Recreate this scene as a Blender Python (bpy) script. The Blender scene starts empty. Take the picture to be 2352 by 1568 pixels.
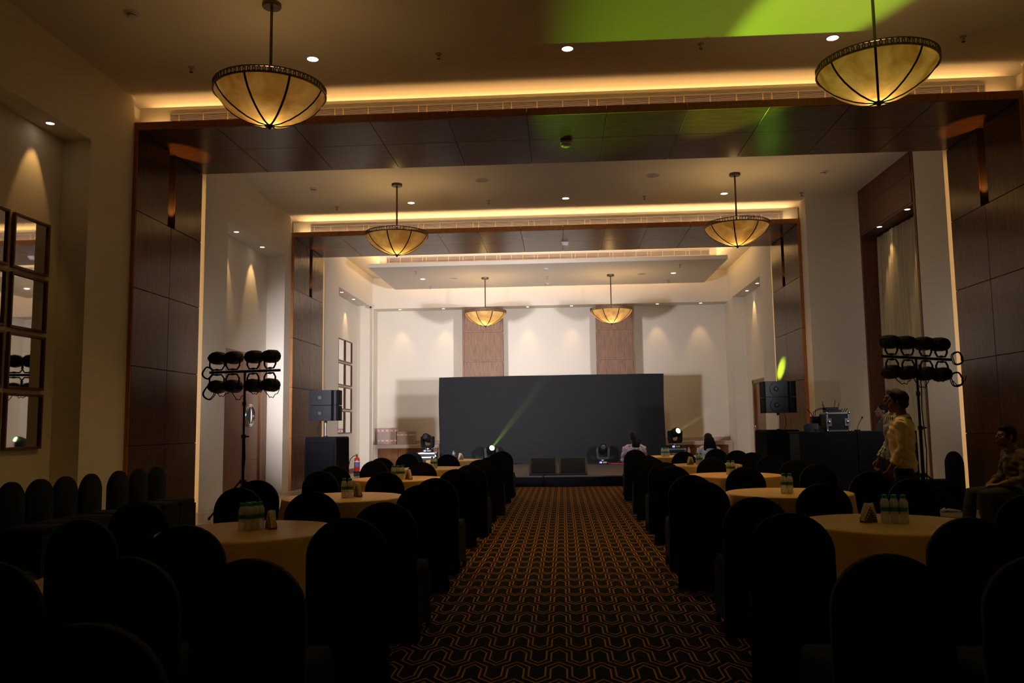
import bpy, bmesh, math, random
from mathutils import Vector, Matrix
PI = math.pi
C = bpy.context.scene.collection
SC = bpy.context.scene
rnd = random.Random(7)

# ------------------------------------------------------------------ camera, world, exposure
yaw, pitch, roll = 0.06006578, 0.10138964, 0.01336821
fw = Vector((-math.sin(yaw)*math.cos(pitch), math.cos(yaw)*math.cos(pitch), math.sin(pitch)))
rt = Vector((math.cos(yaw), math.sin(yaw), 0)); up = rt.cross(fw)
r2 = rt*math.cos(roll) - up*math.sin(roll); u2 = rt*math.sin(roll) + up*math.cos(roll)
cam = bpy.data.cameras.new('camera'); cam.sensor_width = 36; cam.lens = 36*1892.5605/2352
cam.clip_end = 200; cam.clip_start = 0.05
camo = bpy.data.objects.new('camera', cam); C.objects.link(camo)
camo.matrix_world = Matrix(((r2.x, u2.x, -fw.x, 0), (r2.y, u2.y, -fw.y, 0), (r2.z, u2.z, -fw.z, 1.45), (0, 0, 0, 1)))
SC.camera = camo
w = bpy.data.worlds.new('world'); SC.world = w; w.use_nodes = True
w.node_tree.nodes['Background'].inputs[0].default_value = (0, 0, 0, 1)
SC.view_settings.view_transform = 'Standard'; SC.view_settings.look = 'None'
SC.view_settings.gamma = 1; SC.view_settings.exposure = 0.0; SC.view_settings.use_curve_mapping = False
try:
    SC.cycles.use_denoising = True; SC.cycles.max_bounces = 7; SC.cycles.diffuse_bounces = 4
    SC.cycles.sample_clamp_indirect = 4; SC.cycles.caustics_reflective = False; SC.cycles.caustics_refractive = False
except Exception: pass

WARM = (1, .56, .20); AMBER = (1, .42, .085); SOFT = (1, .66, .31); LED = (.97, .94, 1.05); GREEN = (.50, 1, .03)
def light(kind, loc, power, color, aim=None, parent=None, **kw):
    l = bpy.data.lights.new('lamp_glow', kind); l.energy = power; l.color = color
    for k, v in kw.items(): setattr(l, k, v)
    o = bpy.data.objects.new('lamp_glow', l); C.objects.link(o); o.location = loc
    if aim is not None:
        o.rotation_euler = (Vector(aim) - Vector(loc)).to_track_quat('-Z', 'Y').to_euler()
    if parent: o.parent = parent
    return o
def strip(loc, aim, length, width, power, color, axis='X'):
    o = light('AREA', loc, power, color, shape='RECTANGLE', size=length, size_y=width)
    d = (Vector(aim) - Vector(loc)).normalized(); ax = Vector((1, 0, 0)) if axis == 'X' else Vector((0, 1, 0)) if axis == 'Y' else Vector((0, 0, 1))
    ax = (ax - d*ax.dot(d)).normalized(); y = (-d).cross(ax)
    o.matrix_world = Matrix(((ax.x, y.x, -d.x, loc[0]), (ax.y, y.y, -d.y, loc[1]), (ax.z, y.z, -d.z, loc[2]), (0, 0, 0, 1)))
    return o
# cove strips and added fascia strips above the two wooden portals, and around the dropped ceiling panel of the stage bay
strip((.1, 12.30, 6.352), (.1, 11.4, 6.60), 12.9, .03, 36, (1, .59, .245))
strip((.1, 11.868, 6.10), (.1, 11.95, 6.3), 12.9, .015, 15, (1, .55, .19))  # extra ledge strip, added to brighten the nearer fascia from below
strip((-.42, 19.57, 6.352), (-.42, 18.7, 6.60), 11.7, .03, 66, SOFT)
strip((-.42, 19.138, 6.10), (-.42, 19.22, 6.3), 11.7, .015, 26, SOFT)  # same added strip for the farther fascia
for a in (((-5.40, 25.1, 6.16), (-5.5, 25.1, 7), 3.4, 'Y'), ((4.60, 25.1, 6.16), (4.7, 25.1, 7), 3.4, 'Y'), ((-.4, 23.4, 6.16), (-.4, 23.3, 7), 9.6, 'X'), ((-.4, 26.9, 6.16), (-.4, 27.0, 7), 9.6, 'X')):
    strip(a[0], a[1], a[2], .06, 5.0*a[2], SOFT, a[3])
# upright strips in the slots behind the portal legs
for x, y, s in ((-6.56, 14.12, 1), (6.78, 14.12, -1)): strip((x+.06*s, y, 3.0), (x+.06*s, y+1, 3.0), 6.0, .06, 4.2, (1, .56, .2), 'Z')
for x, y, s in ((-6.53, 21.57, 1), (5.68, 21.57, -1)): strip((x+.06*s, y, 3.0), (x+.06*s, y+1, 3.0), 6.0, .06, 5, WARM, 'Z')
# uplights at the foot of the slots in the portal legs
for x, y, s, p in ((-6.46, 13.0, 1, 6), (6.69, 13.0, -1, 5), (-6.43, 20.47, 1, 4), (5.58, 20.47, -1, 2)):
    light('SPOT', (x, y, 4.83), p*7, AMBER, (x+.03*s, y, 6.0), spot_size=1.0, spot_blend=.3, shadow_soft_size=.02)

# ------------------------------------------------------------------ materials
MATS = {}
def new_mat(name):
    m = bpy.data.materials.new(name); m.use_nodes = True; MATS[name] = m
    return m, m.node_tree, m.node_tree.nodes['Principled BSDF']
def plain(name, col, rough=.6, metal=0, spec=.5, noise=0, scale=8, emit=None, es=0, bump=0, bscale=200, sheen=0, coat=0):
    m, nt, b = new_mat(name)
    b.inputs['Base Color'].default_value = (*col, 1); b.inputs['Roughness'].default_value = rough
    b.inputs['Metallic'].default_value = metal; b.inputs['Specular IOR Level'].default_value = spec
    if coat: b.inputs['Coat Weight'].default_value = coat
    if sheen: b.inputs['Sheen Weight'].default_value = sheen
    tc = nt.nodes.new('ShaderNodeTexCoord')
    if noise:
        n = nt.nodes.new('ShaderNodeTexNoise'); n.inputs['Scale'].default_value = scale; n.inputs['Detail'].default_value = 5
        nt.links.new(tc.outputs['Object'], n.inputs['Vector'])
        mx = nt.nodes.new('ShaderNodeMix'); mx.data_type = 'RGBA'
        mx.inputs[6].default_value = (*[c*(1-noise) for c in col], 1); mx.inputs[7].default_value = (*[min(1, c*(1+noise)) for c in col], 1)
        nt.links.new(n.outputs[0], mx.inputs[0]); nt.links.new(mx.outputs[2], b.inputs['Base Color'])
    if bump:
        n = nt.nodes.new('ShaderNodeTexNoise'); n.inputs['Scale'].default_value = bscale; nt.links.new(tc.outputs['Object'], n.inputs['Vector'])
        bp = nt.nodes.new('ShaderNodeBump'); bp.inputs['Strength'].default_value = bump; bp.inputs['Distance'].default_value = .01
        nt.links.new(n.outputs[0], bp.inputs['Height']); nt.links.new(bp.outputs[0], b.inputs['Normal'])
    if emit:
        b.inputs['Emission Color'].default_value = (*emit, 1); b.inputs['Emission Strength'].default_value = es
    return m
def wood(name, c1, c2, rough, stretch=(9, 9, .7), spec=.5, coat=0):
    m, nt, b = new_mat(name)
    tc = nt.nodes.new('ShaderNodeTexCoord'); mp = nt.nodes.new('ShaderNodeMapping'); mp.inputs['Scale'].default_value = stretch
    oi = nt.nodes.new('ShaderNodeObjectInfo'); ad = nt.nodes.new('ShaderNodeVectorMath'); ad.operation = 'ADD'
    mu = nt.nodes.new('ShaderNodeMath'); mu.operation = 'MULTIPLY'; mu.inputs[1].default_value = 37
    nt.links.new(oi.outputs['Random'], mu.inputs[0]); nt.links.new(mu.outputs[0], ad.inputs[1])
    nt.links.new(tc.outputs['Object'], ad.inputs[0]); nt.links.new(ad.outputs[0], mp.inputs[0])
    n = nt.nodes.new('ShaderNodeTexNoise'); n.inputs['Scale'].default_value = 3.5; n.inputs['Detail'].default_value = 8; n.inputs['Distortion'].default_value = .6
    nt.links.new(mp.outputs[0], n.inputs['Vector'])
    r = nt.nodes.new('ShaderNodeValToRGB'); r.color_ramp.elements[0].color = (*c1, 1); r.color_ramp.elements[1].color = (*c2, 1)
    r.color_ramp.elements[0].position = .35; r.color_ramp.elements[1].position = .68
    nt.links.new(n.outputs[0], r.inputs[0]); nt.links.new(r.outputs[0], b.inputs['Base Color'])
    b.inputs['Specular Tint'].default_value = (1, .72, .48, 1)
    b.inputs['Roughness'].default_value = rough; b.inputs['Specular IOR Level'].default_value = spec; b.inputs['Coat Weight'].default_value = coat; b.inputs['Coat Roughness'].default_value = .3
    return m
plaster = plain('plaster', (.77, .70, .57), .75, spec=.25, noise=.02, scale=1.5)
ceilpaint = plain('ceiling_paint', (.74, .67, .55), .8, spec=.2, noise=.02, scale=1)
portalwood = wood('portal_wood', (.080, .033, .014), (.112, .050, .022), .20, spec=.4)
soffitwood = wood('soffit_wood', (.105, .046, .019), (.15, .070, .031), .26, (.7, 9, 9), spec=.5)
for m_ in (portalwood, soffitwood): m_.node_tree.nodes['Principled BSDF'].inputs['IOR'].default_value = 1.27
edgewood = wood('edge_wood', (.32, .115, .027), (.39, .15, .04), .5)
walnut = wood('walnut', (.165, .092, .06), (.30, .18, .125), .5, (14, 14, .8))
darkwood = wood('dark_walnut', (.085, .032, .02), (.13, .055, .034), .45, (10, 10, .7))
doorwood = wood('door_wood', (.16, .06, .022), (.24, .095, .036), .3, (10, 10, .6))
core = plain('panel_core', (.02, .01, .006), .7)
jointdark = plain('shadow_gap', (.012, .008, .006), .8)
marble = plain('floor_marble', (.42, .33, .24), .25, noise=.15, scale=3)
stone = plain('counter_stone', (.50, .40, .33), .4, noise=.12, scale=14)
alu = plain('grille_white', (.44, .38, .39), .5)
grillback = plain('grille_back', (.03, .02, .03), .9)
dividerm = plain('grille_divider', (.55, .42, .18), .5)
white_pl = plain('white_plastic', (.62, .58, .52), .5)
grey_pl = plain('grey_plastic', (.36, .33, .30), .5)
chrome = plain('chrome', (.62, .62, .64), .18, metal=1)
steel = plain('brushed_steel', (.42, .42, .44), .35, metal=1)
bronze = plain('antique_bronze', (.16, .115, .07), .38, metal=.85)
darkbronze = plain('dark_bronze', (.035, .022, .014), .45, metal=.6)
black_pl = plain('black_plastic', (.010, .010, .011), .45, spec=.2)
black_pt = plain('black_paint', (.006, .006, .006), .55, spec=.15)
black_gl = plain('black_gloss', (.010, .010, .012), .2, spec=.3)
rubber = plain('black_rubber', (.006, .006, .006), .7, spec=.12)
spandex = plain('black_spandex', (.0045, .0046, .0044), .9, spec=.12, sheen=.015)
drape = plain('black_drape', (.006, .006, .008), .9, spec=.15, sheen=.02)
drapeback = plain('backdrop_cloth', (.0205, .0205, .0208), .95, spec=.06, noise=.06, scale=3)
coverblk = plain('speaker_cover', (.0038, .0042, .0056), .8, spec=.08)
spkblk = plain('speaker_black', (.0035, .0035, .004), .5, spec=.07)
spkring = plain('speaker_ring', (.007, .007, .008), .45, spec=.1)
grillcl = plain('speaker_grille', (.009, .0075, .006), .9, spec=.05, bump=.4, bscale=400)
gold = plain('gold_cloth', (.78, .47, .14), .42, spec=.45, sheen=0, bump=.25, bscale=160)
deckmat = wood('stage_deck', (.062, .057, .054), (.09, .082, .077), .7, (.6, 6, 6))
stageskirt = plain('stage_skirt', (.0035, .0038, .0055), .7, spec=.1)
mirror = plain('mirror_glass', (.86, .86, .84), .02, metal=1)
framewood = wood('frame_wood', (.11, .04, .022), (.16, .06, .034), .4)
linen = plain('curtain_linen', (.46, .39, .25), .85, spec=.15, noise=.04, scale=30)
card = plain('wrapped_carton', (.36, .24, .17), .3, noise=.35, scale=45, coat=.3)
tape = plain('brown_tape', (.52, .20, .07), .35)
tapew = plain('printed_tape', (.66, .55, .52), .35)
tapered = plain('red_print', (.55, .03, .05), .4)
red = plain('extinguisher_red', (.50, .02, .015), .3)
greencap = plain('green_cap', (.008, .20, .085), .45)
greenlab = plain('green_label', (.012, .16, .06), .5, noise=.25, scale=60)
napkin = plain('paper_napkin', (.85, .78, .66), .9)
holder = plain('napkin_holder_brown', (.16, .075, .035), .4)
case_blk = plain('flight_case_panel', (.012, .013, .017), .4, spec=.25)
skin_d = plain('skin', (.165, .072, .040), .5)
hairblk = plain('black_hair', (.006, .005, .005), .6, spec=.15)
hairgrey = plain('grey_hair', (.11, .11, .13), .5)
shirt_y = plain('cream_shirt', (.86, .66, .42), .8, noise=.04, scale=20)
shirt_t = plain('tan_shirt', (.075, .05, .023), .8, noise=.05, scale=20)
shirt_g = plain('dark_tee', (.03, .036, .030), .85)
shirt_w = plain('white_top', (.74, .72, .72), .8)
trousers = plain('black_trousers', (.006, .006, .007), .8)
jeans = plain('dark_jeans', (.008, .009, .010), .8)
eyewhite = plain('eye_white', (.12, .10, .09), .5, spec=.1)
lens_on = plain('lamp_lens_lit', (.9, .85, .8), .4, emit=(1, .86, .66), es=9)
lens_green = plain('beam_lens_green', (.8, 1, .6), .3, emit=(.62, 1, .30), es=7)
lens_off = plain('beam_lens_glass', (.10, .10, .12), .05, metal=.7)
display = plain('blue_display', (.02, .03, .08), .3, emit=(.35, .45, 1), es=1.2)
redcable = plain('red_cable', (.45, .03, .05), .5)

def stripes(name, c1, c2, scale, axis):
    m, nt, b = new_mat(name)
    tc = nt.nodes.new('ShaderNodeTexCoord'); wv = nt.nodes.new('ShaderNodeTexWave'); wv.bands_direction = axis
    wv.inputs['Scale'].default_value = scale; wv.inputs['Distortion'].default_value = .3
    nt.links.new(tc.outputs['Object'], wv.inputs['Vector'])
    r = nt.nodes.new('ShaderNodeValToRGB'); r.color_ramp.elements[0].color = (*c1, 1); r.color_ramp.elements[1].color = (*c2, 1)
    r.color_ramp.elements[0].position = .45; r.color_ramp.elements[1].position = .55
    nt.links.new(wv.outputs[0], r.inputs[0]); nt.links.new(r.outputs[0], b.inputs['Base Color']); b.inputs['Roughness'].default_value = .8
    return m
shirt_s = stripes('striped_shirt', (.55, .58, .66), (.06, .07, .12), 12, 'X')
def floral(name):
    m, nt, b = new_mat(name)
    tc = nt.nodes.new('ShaderNodeTexCoord'); n = nt.nodes.new('ShaderNodeTexNoise'); n.inputs['Scale'].default_value = 14; n.inputs['Detail'].default_value = 4
    nt.links.new(tc.outputs['Object'], n.inputs['Vector'])
    r = nt.nodes.new('ShaderNodeValToRGB'); r.color_ramp.elements[0].color = (.42, .03, .12, 1); r.color_ramp.elements[1].color = (.78, .62, .66, 1)
    r.color_ramp.elements[0].position = .36; r.color_ramp.elements[1].position = .46
    nt.links.new(n.outputs[0], r.inputs[0]); nt.links.new(r.outputs[0], b.inputs['Base Color']); b.inputs['Roughness'].default_value = .8
    return m
shirt_p = floral('pink_print_cloth')
def alabaster():
    m, nt, b = new_mat('alabaster')
    out = nt.nodes['Material Output']
    tc = nt.nodes.new('ShaderNodeTexCoord'); oi = nt.nodes.new('ShaderNodeObjectInfo'); ad = nt.nodes.new('ShaderNodeVectorMath'); ad.operation = 'ADD'
    mu = nt.nodes.new('ShaderNodeMath'); mu.operation = 'MULTIPLY'; mu.inputs[1].default_value = 21
    nt.links.new(oi.outputs['Random'], mu.inputs[0]); nt.links.new(mu.outputs[0], ad.inputs[1]); nt.links.new(tc.outputs['Object'], ad.inputs[0])
    n = nt.nodes.new('ShaderNodeTexNoise'); n.inputs['Scale'].default_value = 3.2; n.inputs['Detail'].default_value = 7; n.inputs['Distortion'].default_value = .8
    nt.links.new(ad.outputs[0], n.inputs['Vector'])
    r = nt.nodes.new('ShaderNodeValToRGB'); r.color_ramp.elements[0].color = (.50, .28, .075, 1); r.color_ramp.elements[1].color = (.88, .66, .33, 1)
    r.color_ramp.elements[0].position = .3; r.color_ramp.elements[1].position = .68
    nt.links.new(n.outputs[0], r.inputs[0])
    tr = nt.nodes.new('ShaderNodeBsdfTranslucent'); df = nt.nodes.new('ShaderNodeBsdfDiffuse'); mx = nt.nodes.new('ShaderNodeMixShader'); mx.inputs[0].default_value = .45
    nt.links.new(r.outputs[0], tr.inputs[0]); nt.links.new(r.outputs[0], df.inputs[0])
    nt.links.new(tr.outputs[0], mx.inputs[1]); nt.links.new(df.outputs[0], mx.inputs[2]); nt.links.new(mx.outputs[0], out.inputs[0])
    nt.nodes.remove(b)
    return m
alab = alabaster()
def clearplastic():
    m, nt, b = new_mat('clear_plastic')
    out = nt.nodes['Material Output']
    tp = nt.nodes.new('ShaderNodeBsdfTransparent'); tp.inputs[0].default_value = (.90, .91, .89, 1)
    gl = nt.nodes.new('ShaderNodeBsdfGlossy'); gl.inputs['Roughness'].default_value = .12
    df = nt.nodes.new('ShaderNodeBsdfDiffuse'); df.inputs[0].default_value = (.85, .86, .84, 1)
    tl = nt.nodes.new('ShaderNodeBsdfTranslucent'); tl.inputs[0].default_value = (.85, .86, .84, 1)
    a = nt.nodes.new('ShaderNodeMixShader'); c = nt.nodes.new('ShaderNodeMixShader'); d = nt.nodes.new('ShaderNodeMixShader')
    d.inputs[0].default_value = .5; nt.links.new(df.outputs[0], d.inputs[1]); nt.links.new(tl.outputs[0], d.inputs[2])
    a.inputs[0].default_value = .33; nt.links.new(tp.outputs[0], a.inputs[1]); nt.links.new(d.outputs[0], a.inputs[2])
    c.inputs[0].default_value = .08; nt.links.new(a.outputs[0], c.inputs[1]); nt.links.new(gl.outputs[0], c.inputs[2])
    nt.links.new(c.outputs[0], out.inputs[0]); nt.nodes.remove(b)
    return m
clearp = clearplastic()
def hazemat(density):
    m, nt, b = new_mat('haze_air')
    out = nt.nodes['Material Output']; nt.nodes.remove(b)
    v = nt.nodes.new('ShaderNodeVolumeScatter'); v.inputs['Density'].default_value = density; v.inputs['Anisotropy'].default_value = .3
    nt.links.new(v.outputs[0], out.inputs['Volume'])
    return m
haze = hazemat(.0021); haze2 = hazemat(.0008)
def carpetmat():
    m, nt, b = new_mat('patterned_carpet')
    tc = nt.nodes.new('ShaderNodeTexCoord'); sx = nt.nodes.new('ShaderNodeSeparateXYZ'); nt.links.new(tc.outputs['Object'], sx.inputs[0])
    def M(op, *a):
        n = nt.nodes.new('ShaderNodeMath'); n.operation = op
        for i, v in enumerate(a):
            if isinstance(v, (int, float)): n.inputs[i].default_value = v
            else: nt.links.new(v, n.inputs[i])
        return n.outputs[0]
    p, q = .2545, .3395
    X = sx.outputs[0]; Y = sx.outputs[1]
    a = M('ABSOLUTE', M('WRAP', M('ADD', X, .052), p/2, -p/2))         # distance from the crest of the wave
    v = M('ADD', Y, -5.20)
    def near(d, wd): return M('LESS_THAN', d, wd)
    def seg(y0, slope, lo, hi, wd):
        d = M('ABSOLUTE', M('WRAP', M('ADD', v, M('MULTIPLY_ADD', a, slope, -y0)), q/2, -q/2))
        return M('MULTIPLY', near(d, wd), M('MULTIPLY', M('GREATER_THAN', a, lo), M('LESS_THAN', a, hi)))
    def riser(x0, yc, half, wd):
        d = M('ABSOLUTE', M('WRAP', M('ADD', v, -yc), q/2, -q/2))
        return M('MULTIPLY', near(M('ABSOLUTE', M('ADD', a, -x0)), wd), M('LESS_THAN', d, half))
    ls = [seg(0, 1.25, -1, .081, .0082), riser(.0785, -.190, .098, .0052), seg(-.285+.0785*1.4, 1.4, .0745, 1, .0082),
          seg(-.058, 1.70, -1, .052, .0090), riser(.0485, -.232, .096, .0052), seg(-.320+.0485*1.15, 1.15, .0445, 1, .0082)]
    s = ls[0]
    for l in ls[1:]: s = M('MAXIMUM', s, l)
    n = nt.nodes.new('ShaderNodeTexNoise'); n.inputs['Scale'].default_value = 90; nt.links.new(tc.outputs['Object'], n.inputs['Vector'])
    mx = nt.nodes.new('ShaderNodeMix'); mx.data_type = 'RGBA'; mx.inputs[6].default_value = (.008, .008, .0085, 1); mx.inputs[7].default_value = (.54, .245, .03, 1)
    nt.links.new(s, mx.inputs[0])
    m2 = nt.nodes.new('ShaderNodeMix'); m2.data_type = 'RGBA'; m2.blend_type = 'MULTIPLY'; m2.inputs[0].default_value = .35
    nt.links.new(mx.outputs[2], m2.inputs[6]); nt.links.new(n.outputs[0], m2.inputs[7]); nt.links.new(m2.outputs[2], b.inputs['Base Color'])
    b.inputs['Roughness'].default_value = .95; b.inputs['Specular IOR Level'].default_value = .1
    return m
carpetm = carpetmat()

# ------------------------------------------------------------------ mesh helpers
class MB:
    def __init__(s): s.bm = bmesh.new()
    def add(s, verts, faces):
        vs = [s.bm.verts.new(v) for v in verts]
        for f in faces:
            try: s.bm.faces.new([vs[i] for i in f])
            except ValueError: pass
        return s
    def box(s, lo, hi, bev=0, M=None, seg=1):
        t = bmesh.new(); bmesh.ops.create_cube(t, size=1)
        for v in t.verts: v.co = Vector(((lo[i]+hi[i])/2 + v.co[i]*(hi[i]-lo[i]) for i in range(3)))
        if bev: bmesh.ops.bevel(t, geom=t.edges[:], offset=bev, segments=seg, affect='EDGES', profile=.5)
        return s.merge(t, M)
    def merge(s, t, M=None):
        vs = [s.bm.verts.new(M @ v.co if M else v.co) for v in t.verts]
        t.verts.index_update()
        for f in t.faces:
            try: s.bm.faces.new([vs[v.index] for v in f.verts])
            except ValueError: pass
        t.free(); return s
    def tube(s, pts, rad, n=10, cap=True, flat=None, side=None):
        pts = [Vector(p) for p in pts]; N = len(pts)
        rad = rad if isinstance(rad, (list, tuple)) else [rad]*N
        rings = []; prev = None
        for i, p in enumerate(pts):
            d = (pts[min(i+1, N-1)] - pts[max(i-1, 0)])
            if d.length < 1e-9: d = Vector((0, 0, 1))
            d.normalize()
            h = Vector(side) if side else (prev if prev else (Vector((1, 0, 0)) if abs(d.x) < .8 else Vector((0, 1, 0))))
            a = (h - d*h.dot(d)).normalized(); b = d.cross(a); prev = a
            r = rad[i]; ra, rb = r if isinstance(r, tuple) else (r, r*(flat or 1))
            rings.append([s.bm.verts.new(p + a*(ra*math.cos(2*PI*k/n)) + b*(rb*math.sin(2*PI*k/n))) for k in range(n)])
        for A, B in zip(rings, rings[1:]):
            for k in range(n): s.bm.faces.new((A[k], A[(k+1) % n], B[(k+1) % n], B[k]))
        if cap:
            s.bm.faces.new(rings[0][::-1]); s.bm.faces.new(rings[-1])
        return s
    def cyl(s, p0, p1, r, n=16, r1=None): return s.tube([p0, p1], [r, r if r1 is None else r1], n)
    def lathe(s, prof, n=32, c=(0, 0, 0), fn=None, cap0=True, cap1=True):
        rings = []
        for r, z in prof:
            ring = []
            for k in range(n):
                t = 2*PI*k/n; rr = fn(r, z, t) if fn else r
                ring.append(s.bm.verts.new((c[0]+rr*math.cos(t), c[1]+rr*math.sin(t), c[2]+z)))
            rings.append(ring)
        for A, B in zip(rings, rings[1:]):
            for k in range(n): s.bm.faces.new((A[k], A[(k+1) % n], B[(k+1) % n], B[k]))
        if cap0: s.bm.faces.new(rings[0][::-1])
        if cap1: s.bm.faces.new(rings[-1])
        return s
    def ball(s, c, r, n=12, M=None):
        t = bmesh.new(); bmesh.ops.create_uvsphere(t, u_segments=n, v_segments=max(6, n*2//3), radius=1)
        rr = r if isinstance(r, tuple) else (r, r, r)
        for v in t.verts:
            q = Vector((v.co[i]*rr[i] for i in range(3)))
            v.co = (M @ q if M else q) + Vector(c)
        return s.merge(t)
    def prism(s, poly, axis, a, b):
        def P(u, v, t): return (t, u, v) if axis == 'X' else (u, t, v) if axis == 'Y' else (u, v, t)
        n = len(poly)
        return s.add([P(u, v, a) for u, v in poly] + [P(u, v, b) for u, v in poly],
                     [tuple(range(n))[::-1], tuple(range(n, 2*n))] + [(i, (i+1) % n, n+(i+1) % n, n+i) for i in range(n)])
    def mesh(s, name, mat, smooth=0):
        bmesh.ops.recalc_face_normals(s.bm, faces=s.bm.faces[:])
        me = bpy.data.meshes.new(name); s.bm.to_mesh(me); s.bm.free(); me.materials.append(mat)
        if smooth:
            for p in me.polygons: p.use_smooth = True
            if smooth < 180: me.set_sharp_from_angle(angle=math.radians(smooth))
        return me
    def build(s, name, mat, parent=None, smooth=0, loc=None):
        o = bpy.data.objects.new(name, s.mesh(name, mat, smooth)); C.objects.link(o)
        if parent: o.parent = parent
        if loc: o.location = loc
        return o
def tag(o, label=None, cat=None, group=None, kind=None):
    if label: o['label'] = label
    if cat: o['category'] = cat
    if group: o['group'] = group
    if kind: o['kind'] = kind
    return o
def thing(name, label, cat, loc=(0, 0, 0), rz=0, group=None):
    o = bpy.data.objects.new(name, None); C.objects.link(o); o.empty_display_size = .1
    o.location = loc; o.rotation_euler = (0, 0, rz)
    return tag(o, label, cat, group)
def dup(root, loc, rz=0, label=None, group=None):
    r = root.copy(); C.objects.link(r); r.location = loc; r.rotation_euler = (0, 0, rz)
    if label: r['label'] = label
    if group: r['group'] = group
    for ch in list(root.children):
        c = ch.copy(); C.objects.link(c); c.parent = r
        for g in list(ch.children):
            d = g.copy(); C.objects.link(d); d.parent = c
    return r
def struct(name, mb, mat, label=None, smooth=0, parent=None):
    o = mb.build(name, mat, parent, smooth)
    if parent is None: o['kind'] = 'structure'
    if label: o['label'] = label
    return o

# ------------------------------------------------------------------ the room
XL, XR, XR3, ZC = -6.43, 6.66, 5.55, 6.52
struct('floor', MB().box((-8, -5, -.2), (8, 29, 0)), marble, 'beige marble floor showing along the walls around the carpet')
cp = MB().box((-4.15, -4, 0), (4.35, 19.495, .012)).build('carpet', carpetm)
tag(cp, 'black carpet with double orange wavy lines down the aisle', 'carpet')
struct('ceiling', MB().box((-8, -5, ZC), (8, 29, ZC+.2)), ceilpaint, 'flat cream ceiling over all three bays')
ZN = 5.465
def side_wall(mb, X, s, y0, y1, na=None, nb=None, zt=ZN, depth=.42, top=ZC):
    """wall slab whose face is at X, room on the s side; optional niche na..nb up to zt"""
    def bx(a, b, ya, yb, za, zb): mb.box((min(a, b), ya, za), (max(a, b), yb, zb))
    o = X - s*.9
    if na is None: bx(X, o, y0, y1, 0, top); return
    bx(X, o, y0, na, 0, top); bx(X, o, nb, y1, 0, top); bx(X, o, na, nb, zt, top); bx(X-s*depth, o, na, nb, 0, zt)
m = MB()
side_wall(m, XL-.02, 1, -5, 11.83, 6.6, 10.70, depth=.39)
side_wall(m, XL+.01, 1, 14.32, 19.1, 15.35, 18.65, depth=.42)
side_wall(m, -6.40, 1, 21.78, 27.5, 23.24, 27.1, zt=5.51, depth=.44)
m.box((-7.5, 11.83, 0), (-6.62, 14.32, ZC)).box((-7.5, 19.1, 0), (-6.62, 21.78, ZC))
struct('wall_left', m, plaster, 'cream plaster wall with tall recessed niches')
m = MB()
side_wall(m, XR+.02, -1, -5, 11.83)
side_wall(m, XR, -1, 14.32, 18.66, 15.5, 18.36, zt=ZC-.001, depth=.62)
m.box((XR3+.03, 18.66, 0), (7.6, 19.1, ZC)).box((6.85, 11.83, 0), (7.6, 14.32, ZC)).box((5.74, 19.1, 0), (7.6, 21.78, ZC))
side_wall(m, XR3, -1, 21.78, 27.5, 23.03, 26.87, zt=5.49, depth=.40)
struct('wall_right', m, plaster, 'cream plaster wall stepping in beside the stage bay')
m = MB().box((-7.6, 27.5, 5.455), (7.6, 28.6, ZC)).box((-7.6, 28.15, 0), (7.6, 28.6, 5.455)).box((-7.6, 27.5, 0), (-6.37, 28.15, 5.455)).box((5.56, 27.5, 0), (7.6, 28.15, 5.455))
struct('wall_back', m, plaster, 'white wall behind the stage with one wide niche')
struct('wall_front', MB().box((-8, -5.2, 0), (8, -5, ZC)), plaster, 'plain cream wall behind the viewpoint')
struct('baseboard_left', MB().box((-6.40, 21.9, 0), (-6.37, 23.24, .13)).box((-6.84, 23.24, 0), (-6.80, 27.1, .13)).box((-6.40, 27.1, 0), (-6.37, 27.5, .13)), darkwood, 'dark strip along the foot of the wall')

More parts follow.
